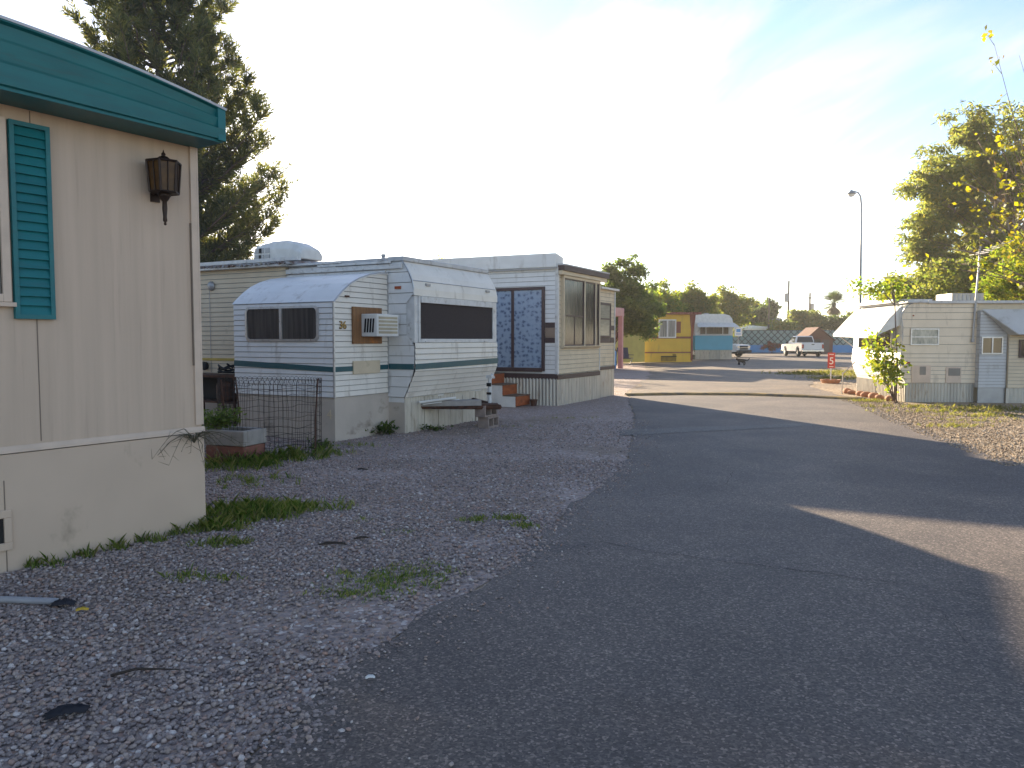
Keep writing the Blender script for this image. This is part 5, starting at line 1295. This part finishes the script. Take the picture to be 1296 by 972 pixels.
    mb = MB(); mb.box(-2.6,2.6,-.55,.55,.30,.50); mb.build('underbody', m_black, t)
    return t
pickup('white pickup parked facing the lattice wall, tailgate towards the camera', (26.35,69.8,0), 88)
tb_ = thing('tool_box', 'small dark box perched on the tailgate end of the white pickup bed', 'box', (26.75,67.25,1.24), 88)
mb = MB(); mb.box(-.2,.2,-.22,.22,0,.30); mb.build('case', m_black, tb_, bevel=.02)
mb = MB(); mb.tube([(0,-.12,.30),(0,-.10,.37),(0,.10,.37),(0,.12,.30)],.012,6); mb.build('handle', m_black, tb_)
pickup('white truck with black grille half hidden behind the blue and white trailer', (18.0,67.6,0), -52)
# cat ------------------------------------------------------------------
def cat():
    J = [(0,0,.20),(.10,0,.205),(.19,0,.215),(.24,0,.25),(.29,0,.275),(.33,0,.262),   # pelvis, belly, chest, neck, head, muzzle
         (-.07,0,.215),(-.13,0,.20),(-.18,0,.22),(-.22,0,.27),(-.24,0,.33),          # tail
         (-.02,.045,.17),(-.06,.05,.11),(-.035,.05,.05),(-.015,.05,.01),
         (-.02,-.045,.17),(.03,-.05,.12),(-.02,-.05,.06),(.0,-.05,.01),
         (.19,.04,.16),(.22,.045,.09),(.235,.045,.01),(.19,-.04,.16),(.17,-.045,.09),(.15,-.045,.01)]
    r = [.055,.062,.058,.036,.042,.020,.030,.016,.014,.013,.009,.036,.020,.013,.014,.036,.020,.013,.014,.026,.015,.015,.026,.015,.015]
    ed = [(0,1),(1,2),(2,3),(3,4),(4,5),(0,6),(6,7),(7,8),(8,9),(9,10),(0,11),(11,12),(12,13),(13,14),(0,15),(15,16),(16,17),(17,18),(2,19),(19,20),(20,21),(2,22),(22,23),(23,24)]
    me = bpy.data.meshes.new('cat'); me.from_pydata(J,ed,[]); me.materials.append(m_cat); o = bpy.data.objects.new('body', me); COL.objects.link(o)
    sk = o.modifiers.new('Skin','SKIN'); sk.use_smooth_shade = True
    for i, v in enumerate(me.skin_vertices[0].data): v.radius = (r[i]*1.35,r[i]*1.35); v.use_root = (i == 0)
    o.modifiers.new('Sub','SUBSURF').levels = 1; o.modifiers['Sub'].render_levels = 2
    root = thing('cat', 'black cat walking across the sunlit lot', 'cat', (13.45,44.5,.012), 172)
    root.scale = (1.35,1.35,1.35); o.parent = root
    for s in (-1,1):
        mb = MB(); mb.add([(.275,s*.012,.305),(.30,s*.035,.30),(.268,s*.035,.295),(.278,s*.028,.35)],[(0,1,3),(1,2,3),(2,0,3),(0,2,1)]); mb.build('ear', m_cat, root)
cat()

# ================================================================== cream trailer on the right
QF = Frame(9.41, 18.39, -3)
rt = thing('travel_trailer', 'cream ribbed trailer with white nose and awning on the right of the road', 'trailer', QF.w(0,0), QF.deg)
prf = [(.06,.46),(-.01,.60),(-.07,.78),(-.10,.92),(-.09,1.10),(-.06,1.35),(-.05,1.6),(-.05,1.80),(-.09,2.0),(-.08,2.12),(-.03,2.24),(.06,2.33),(.16,2.375)]
def nosex(z):
    for (x0,z0),(x1,z1) in zip(prf[:-1],prf[1:]):
        if z <= z1: return x0+(x1-x0)*(z-z0)/(z1-z0)
    return prf[-1][0]
NW = 2.95
mb = MB(); mb.laps((0,0,0),(1,0,0),(0,-1,0), [.46,.56,.66,.76,.86,.96,1.06,1.16,1.38,1.58,1.78,1.98,2.14,2.26,2.375], nosex, 1.66, .012)
mb.build('side_wall', M('cream_ribbed_siding', (.72,.605,.45), (.66,.55,.405), rough=.45, scale=3, dirt=(.34,.27,.19), dirt_scale=2.2, dirt_stretch=(2,2,.5), dirt_lo=.55, dirt_hi=.8), rt)
mb = MB()
zs = frange(.46,2.2,.075)
for a, b in zip(zs[:-1],zs[1:]):
    xa, xb = nosex(a), nosex(b)
    mb.add([(xa-.012,0,a),(xa-.012,NW,a),(xb,NW,b),(xb,0,b)],[(0,3,2,1)]); mb.add([(xa,0,a),(xa,NW,a),(xa-.012,NW,a),(xa-.012,0,a)],[(0,1,2,3)])
vs = []
for x, z in [(nosex(2.2),2.2)]+prf[10:]: vs += [(x,0,z),(x,NW,z)]
k = len(vs)//2; mb.add(vs,[(2*i,2*i+2,2*i+3,2*i+1) for i in range(k-1)])
mb.build('nose', m_white, rt)
mb = MB(); mb.tube([(x-.004,-.008,z) for x,z in prf], .014, 6); mb.build('edge_mould', m_alu, rt)
mb = MB(); mb.box(.18,8,.02,NW,.45,2.37); mb.box(.2,8,.08,NW-.05,0,.45); mb.build('body', m_cream, rt)
mb = MB(); mb.box(.04,8,-.05,NW+.03,2.376,2.42); mb.box(.5,8,-.06,-.02,2.36,2.43); mb.build('roof', m_roofmetal, rt, bevel=.01)
mb = MB(); mb.box(-.02,.9,.6,NW,2.42,2.50); mb.build('roof_front_lip', m_white_trim, rt)
# side window, hatches, lamp
mb = MB(); x0,x1,z0,z1 = .12,.78,1.37,1.77
for a,b,c,d in ((x0,x0+.03,z0,z1),(x1-.03,x1,z0,z1),(x0+.03,x1-.03,z0,z0+.03),(x0+.03,x1-.03,z1-.03,z1),(x0+.03,x1-.03,1.555,1.58)): mb.box(a,b,-.04,-.013,c,d)
w_ = mb.build('side_window', m_alu, rt)
mb = MB(); mb.box(x0+.03,x1-.03,-.024,-.013,z0+.03,1.555); mb.box(x0+.03,x1-.03,-.024,-.013,1.58,z1-.03); mb.build('pane', glassmat('pale_jalousie_glass', (.20,.22,.20), rough=.12, c2=(.38,.38,.33), scale=5, stretch=(3,3,1)), w_)
m_hatchvent = M('hatch_vent_grey', (.26,.235,.20), rough=.7)
def hatch(x0,x1,z0,z1,vx0,vx1,vz0,vz1):
    mb = MB(); mb.box(x0,x1,-.022,-.013,z0,z1); h = mb.build('hatch', m_trim_beige, rt, bevel=.003)
    mb = MB(); mb.box(vx0,vx1,-.030,-.023,vz0,vz1); mb.build('vent', m_hatchvent, h)
hatch(.17,.62,.47,.89,.36,.50,.66,.86); hatch(.97,1.33,.47,.85,1.03,1.30,.64,.82)
mb = MB(); mb.box(.04,.13,-.03,-.013,.93,.965); mb.build('marker_lamp', m_red, rt)
mb = MB(); mb.box(.16,.19,-.03,-.013,2.06,2.09); mb.build('marker_lamp', m_orange, rt)
# nose window and awning
mb = MB(); y0,y1,z0,z1 = .45,2.5,1.25,1.95
for a,b,c,d in ((y0,y0+.05,z0,z1),(y1-.05,y1,z0,z1),(y0+.05,y1-.05,z0,z0+.05),(y0+.05,y1-.05,z1-.05,z1)): mb.box(-.125,-.04,a,b,c,d)
w_ = mb.build('nose_window', m_alu, rt)
mb = MB(); mb.box(-.10,-.045,y0+.05,y1-.05,z0+.05,z1-.05); mb.build('pane', m_glass, w_)
mb = MB()
mb.add([(-.02,.12,2.33),(-.02,2.9,2.33),(-.33,2.88,2.02),(-.33,.14,2.0)],[(0,1,2,3)]); mb.add([(-.33,.14,2.0),(-.33,2.88,2.02),(-.66,2.86,1.66),(-.60,.18,1.60)],[(0,1,2,3)])
mb.add([(-.02,.12,2.33),(-.33,.14,2.0),(-.60,.18,1.60),(-.055,.12,1.86)],[(0,1,2,3)])
mb.add([(-.66,2.86,1.66),(-.60,.18,1.60),(-.60,.18,1.53),(-.66,2.86,1.59)],[(0,1,2,3)])
mb.build('awning', m_white, rt, solid=.012)
for y in (.25,2.8):
    mb = MB(); mb.tube([(-.56,y,1.63),(-.10,y,1.28)], .013, 6); mb.build('awning_arm', m_alu, rt)
mb = MB(); mb.tube([(-.15,2.6,.9),(-.42,2.75,.55)],.016,6); mb.tube([(-.42,2.75,.6),(-.42,2.75,.0)],.016,6); mb.build('jack_post', m_alu, rt)
mb = MB(); mb.corr((.06,.02,0),(1,0,0),(0,-1,0),1.58,-.03,.455,.075,.012); mb.corr((.06,NW,0),(0,-1,0),(-1,0,0),NW-.01,-.03,.455,.085,.012)
mb.build('corrugated_skirting', m_galv, rt)
# lean-to addition
la = thing('lean_to_room', 'pale blue white lean-to with tan window built against the cream trailer', 'lean-to', QF.w(1.66,-.15), QF.deg)
m_bluewhite = M('blue_white_siding', (.50,.50,.49), (.45,.45,.445), rough=.45, scale=3, dirt=(.33,.31,.28), dirt_scale=3)
mb = MB(); mb.laps((0,0,0),(1,0,0),(0,-1,0), frange(.36,2.2,.075), 0, lambda z: .62 if z < 1.66 else max(.02,.62-(z-1.66)*1.12), .011)
mb.laps((0,.16,0),(0,-1,0),(-1,0,0), frange(.36,2.18,.15), 0, .16, .008)
mb.box(.01,5,.03,.15,.36,2.19); mb.build('wall', m_bluewhite, la)
mb = MB(); mb.laps((.64,-.06,0),(1,0,0),(0,-1,0), frange(.36,1.64,.085), 0, 4.5, .011); mb.add([(.64,-.06,.36),(.64,.0,.36),(.64,.0,1.64),(.64,-.06,1.64)],[(0,1,2,3)]); mb.build('front_wall', m_cream, la)
mb = MB(); mb.add([(.02,-.03,2.21),(5.2,-.03,2.21),(5.2,-.42,1.62),(.66,-.42,1.62)],[(0,1,2,3)]); mb.add([(.02,-.03,2.21),(.66,-.42,1.62),(.66,-.03,1.62)],[(0,1,2)]); mb.build('lean_roof', m_bluewhite, la, solid=.02)
mb = MB(); x0,x1,z0,z1 = .03,.52,1.16,1.57
for a,b,c,d in ((x0,x0+.03,z0,z1),(x1-.03,x1,z0,z1),(x0+.03,x1-.03,z0,z0+.03),(x0+.03,x1-.03,z1-.03,z1),(.265,.295,z0+.03,z1-.03)): mb.box(a,b,-.04,-.012,c,d)
w_ = mb.build('window', m_alu, la)
mb = MB(); mb.box(x0+.03,.265,-.022,-.012,z0+.03,z1-.03); mb.box(.295,x1-.03,-.022,-.012,z0+.03,z1-.03); mb.build('pane', glassmat('tan_blind_glass', (.24,.17,.09), rough=.2, c2=(.20,.14,.075)), w_)
mb = MB(); mb.box(.86,.90,-.10,-.072,1.08,1.50); mb.box(.90,1.6,-.10,-.072,1.46,1.50); mb.box(.90,1.6,-.10,-.072,1.08,1.12); w_ = mb.build('front_window', m_brown, la)
mb = MB(); mb.box(.90,1.6,-.085,-.073,1.12,1.46); mb.build('pane', m_glass, w_)
mb = MB(); mb.box(0,.62,.005,.03,-.06,.36); mb.build('skirting', m_greypole, la); mb = MB(); mb.corr((.62,-.03,0),(1,0,0),(0,-1,0),4.4,-.05,.36,.09,.012); mb.build('corrugated_skirting', m_galv, la)
# antenna on its mast, roof cooler
an = thing('television_antenna', 'television antenna on a thin mast strapped to the cream trailer corner', 'antenna', QF.w(1.55,-.05,1.50), QF.deg)
mb = MB(); mb.tube([(0,0,0),(.03,0,.7),(.09,.02,1.6),(.12,.03,2.25)], .022, 8); mb.lathe([(.035,-.06),(.035,.02)],n=10); mb.build('mast', m_greypole, an)
mb = MB(); mb.tube([(.02,.0,2.0),(.75,-.1,2.32)], .012, 6); mb.build('boom', m_alu, an)
for k in range(6):
    u = k/5; p = Vector((.08,0,2.03)).lerp(Vector((.72,-.1,2.31)),u); L = .32*(1-.55*u)
    mb = MB(); mb.tube([p+Vector((.05,-L,0)),p+Vector((-.05,L,0))], .007, 5); mb.build('element', m_alu, an)
rc = thing('roof_cooler', 'low grey cooler box on the cream trailer roof beside the mast', 'cooler', QF.w(1.75,1.0,2.42), QF.deg)
mb = MB(); mb.box(-.38,.38,-.4,.4,.03,.22); mb.build('cabinet', m_galv, rc, bevel=.01)
mb = MB()
for k in range(7): mb.box(-.34+k*.1,-.29+k*.1,-.412,-.40,.05,.19)
mb.build('louvre', m_greypole, rc)
# border stones
rd = random.Random(12)
lab = ['farthest round border stone along the white trailer nose','reddish border stone second from the far end of the row','large tan border stone, third in the row at the white nose','flat border stone in the middle of the row','rounded border stone left of the sapling stems','pale border stone close to the sapling stems','last border stone at the near corner of the white nose']
for k in range(7):
    p = QF.w(-.20-.03*(k%2), 2.95-k*.44+rd.uniform(-.05,.05), .06); s = rd.uniform(.11,.17)
    mb = MB(); V = [Vector(v)*(1+rd.gauss(0,.10)) for v in ICO]
    mb.add([(v.x*s*1.25,v.y*s*1.1,v.z*s*.8) for v in V],[tuple(f) for f in ICOF])
    o = mb.build('border_stone', m_terra, smooth=True); q = o.modifiers.new('Sub','SUBSURF'); q.levels = 1; q.render_levels = 2
    o.location = p; o.rotation_euler = (0,0,rd.uniform(0,6)); tag(o, lab[k], 'stone', 'border stones along the white nose')

# ================================================================== litter on the gravel
def litter(name, label, cat, loc, pts, r, m, n=6, rz=0):
    mb = MB(); mb.tube(pts, r, n); o = mb.build(name, m, smooth=True); o.location = loc; o.rotation_euler = (0,0,R(rz)); tag(o, label, cat)
litter('plastic_pipe', 'short grey pipe lying on the gravel below the beige home', 'pipe', (-2.95,4.24,.03), [(-.3,0,0),(.1,.0,.01),(.40,-.02,.005)], .020, m_pvc, 8)
def rag(name, label, cat, loc, sx, sy, h, m, seed, rz=0):
    rd = random.Random(seed); n = 11; vs = []
    for i in range(n):
        for j in range(n):
            u, v = i/(n-1)*2-1, j/(n-1)*2-1; k = max(0,1-(u*u+v*v)*.55)
            vs.append((u*sx*(1+rd.gauss(0,.06)), v*sy*(1-.4*u*u)*(1+rd.gauss(0,.08)), h*k*(.6+rd.random()*.6)+.004))
    mb = MB(); mb.add(vs,[(i*n+j,(i+1)*n+j,(i+1)*n+j+1,i*n+j+1) for i in range(n-1) for j in range(n-1)])
    o = mb.build(name, m, smooth=True, solid=.003); o.location = loc; o.rotation_euler = (0,0,R(rz)); tag(o, label, cat)
rag('crumpled_cloth', 'crumpled dark cloth on the gravel at the lower left', 'cloth', (-1.76,2.95,.02), .075, .035, .035, m_rag, 1, 25)
rag('dark_scrap', 'dark scrap at the end of the grey pipe', 'scrap', (-2.50,4.20,.02), .06, .04, .03, m_rag, 2, 10)
rag('yellow_scrap', 'small yellow scrap on the gravel right of the grey pipe', 'scrap', (-2.33,4.08,.03), .03, .012, .018, m_yelbit, 3, 15)
rag('dead_leaf', 'dark curled leaf lying on the gravel, right of the long grass tuft', 'leaf', (-1.30,5.46,.02), .09, .016, .02, m_leaf_deb, 4, 8)
rag('dead_leaf', 'dark curled leaf farther out on the gravel, beyond the other dark leaf', 'leaf', (-1.12,5.62,.02), .05, .014, .018, m_leaf_deb, 5, 20)
rag('white_scrap', 'small white scrap on the asphalt near the gravel edge', 'scrap', (-.62,3.27,.02), .02, .01, .014, m_white, 6, 15)
litter('twig', 'thin dark twig on the gravel above the crumpled cloth', 'twig', (-1.62,3.32,.03), [(-.14,-.04,0),(-.05,0,.012),(.05,.012,.008),(.14,.012,.004)], [.007,.006,.004,.002], m_leaf_deb)
litter('twig', 'short dark twig on the gravel in front of the wire ring', 'twig', (-1.7,8.6,.03), [(-.05,.06,0),(0,0,.015),(.08,-.04,.008)], [.012,.010,.004], m_leaf_deb)

# ================================================================== haze volume added to lift far tones as lens glare does
def haze(density):
    m = bpy.data.materials.new('glare_veil'); m.use_nodes = True; nt = m.node_tree; nt.nodes.clear()
    o = nt.nodes.new('ShaderNodeOutputMaterial'); v = nt.nodes.new('ShaderNodeVolumePrincipled')
    v.inputs['Color'].default_value = (.95,.94,.92,1); v.inputs['Density'].default_value = density; v.inputs['Anisotropy'].default_value = .3
    nt.links.new(v.outputs[0], o.inputs['Volume'])
    mb = MB(); mb.box(-60,120,-12,175,-1,24); h = mb.build('haze', m); tag(h, kind='stuff'); h.display_type = 'WIRE'
haze(.00055)

# ================================================================== camera, light, sky
cam = bpy.data.cameras.new('Camera'); cam.sensor_width = 36; cam.lens = 36*970/1296; cam.clip_end = 3000; cam.clip_start = .05
co = bpy.data.objects.new('Camera', cam); COL.objects.link(co)
co.location = (0,0,1.5); co.rotation_euler = (math.pi/2-math.atan(56/970),0,0); scene.camera = co
SUN_EL, SUN_AZ = 15.1, -20.0          # azimuth measured from +Y towards +X
sd = bpy.data.lights.new('Sun','SUN'); sd.energy = 5.0; sd.angle = R(.55); sd.color = (1,.82,.58)
so = bpy.data.objects.new('Sun', sd); COL.objects.link(so)
d = Vector((math.sin(R(SUN_AZ))*math.cos(R(SUN_EL)), math.cos(R(SUN_AZ))*math.cos(R(SUN_EL)), math.sin(R(SUN_EL))))
so.rotation_euler = d.to_track_quat('Z','Y').to_euler(); so.location = (0,0,30)
w = bpy.data.worlds.new('World'); scene.world = w; w.use_nodes = True
nt = w.node_tree; nt.nodes.clear(); N = nt.nodes.new; L = nt.links.new
out = N('ShaderNodeOutputWorld'); bg = N('ShaderNodeBackground'); L(bg.outputs[0], out.inputs[0]); bg.inputs['Strength'].default_value = .08
sky = N('ShaderNodeTexSky'); sky.sky_type = 'NISHITA'; sky.sun_disc = False
sky.sun_elevation = R(SUN_EL); sky.sun_rotation = R(SUN_AZ); sky.air_density = 1.0; sky.dust_density = .35; sky.ozone_density = 2.2; sky.altitude = 700
# thin wind-drawn cloud, lit by the sky around it
tc = N('ShaderNodeTexCoord'); sx = N('ShaderNodeSeparateXYZ'); L(tc.outputs['Generated'], sx.inputs[0])
def math_(op, a, b=None, c=None):
    n = N('ShaderNodeMath'); n.operation = op
    for i, v in enumerate((a,b,c)):
        if v is None: continue
        if isinstance(v,(int,float)): n.inputs[i].default_value = v
        else: L(v, n.inputs[i])
    return n.outputs[0]
zc = math_('ADD', math_('MAXIMUM', sx.outputs[2], 0.0), .12)
cb = N('ShaderNodeCombineXYZ'); L(math_('DIVIDE', sx.outputs[0], zc), cb.inputs[0]); L(math_('DIVIDE', sx.outputs[1], zc), cb.inputs[1])
mp = N('ShaderNodeMapping'); mp.inputs['Rotation'].default_value = (0,0,R(35)); mp.inputs['Scale'].default_value = (1.0,.42,1); mp.inputs['Location'].default_value = (5.3,.9,0); L(cb.outputs[0], mp.inputs[0])
no = N('ShaderNodeTexNoise'); no.inputs['Scale'].default_value = 1.7; no.inputs['Detail'].default_value = 9; no.inputs['Roughness'].default_value = .58; no.inputs['Distortion'].default_value = .6
L(mp.outputs[0], no.inputs['Vector'])
rp = N('ShaderNodeValToRGB'); rp.color_ramp.elements[0].position = .47; rp.color_ramp.elements[1].position = .72; rp.color_ramp.interpolation = 'EASE'
L(no.outputs['Fac'], rp.inputs[0])
tn = N('ShaderNodeMixRGB'); tn.blend_type = 'MULTIPLY'; tn.inputs[0].default_value = 1; L(sky.outputs[0], tn.inputs[1]); tn.inputs[2].default_value = (1.06,.955,.94,1)
cl = N('ShaderNodeMixRGB'); cl.blend_type = 'MIX'
bw = N('ShaderNodeRGBToBW'); L(sky.outputs[0], bw.inputs[0])
wb = N('ShaderNodeMixRGB'); wb.blend_type = 'MULTIPLY'; wb.inputs[0].default_value = 1; L(bw.outputs[0], wb.inputs[1]); wb.inputs[2].default_value = (1.35,1.30,1.22,1)
L(math_('MULTIPLY', rp.outputs[0], .65), cl.inputs[0]); L(tn.outputs[0], cl.inputs[1]); L(wb.outputs[0], cl.inputs[2])
L(cl.outputs[0], bg.inputs['Color'])
vs_ = scene.view_settings; vs_.view_transform = 'Standard'; vs_.look = 'None'; vs_.gamma = 1; vs_.exposure = 2.05; vs_.use_curve_mapping = False
scene.cycles.max_bounces = 6; scene.cycles.diffuse_bounces = 3; scene.cycles.transmission_bounces = 4; scene.cycles.transparent_max_bounces = 4
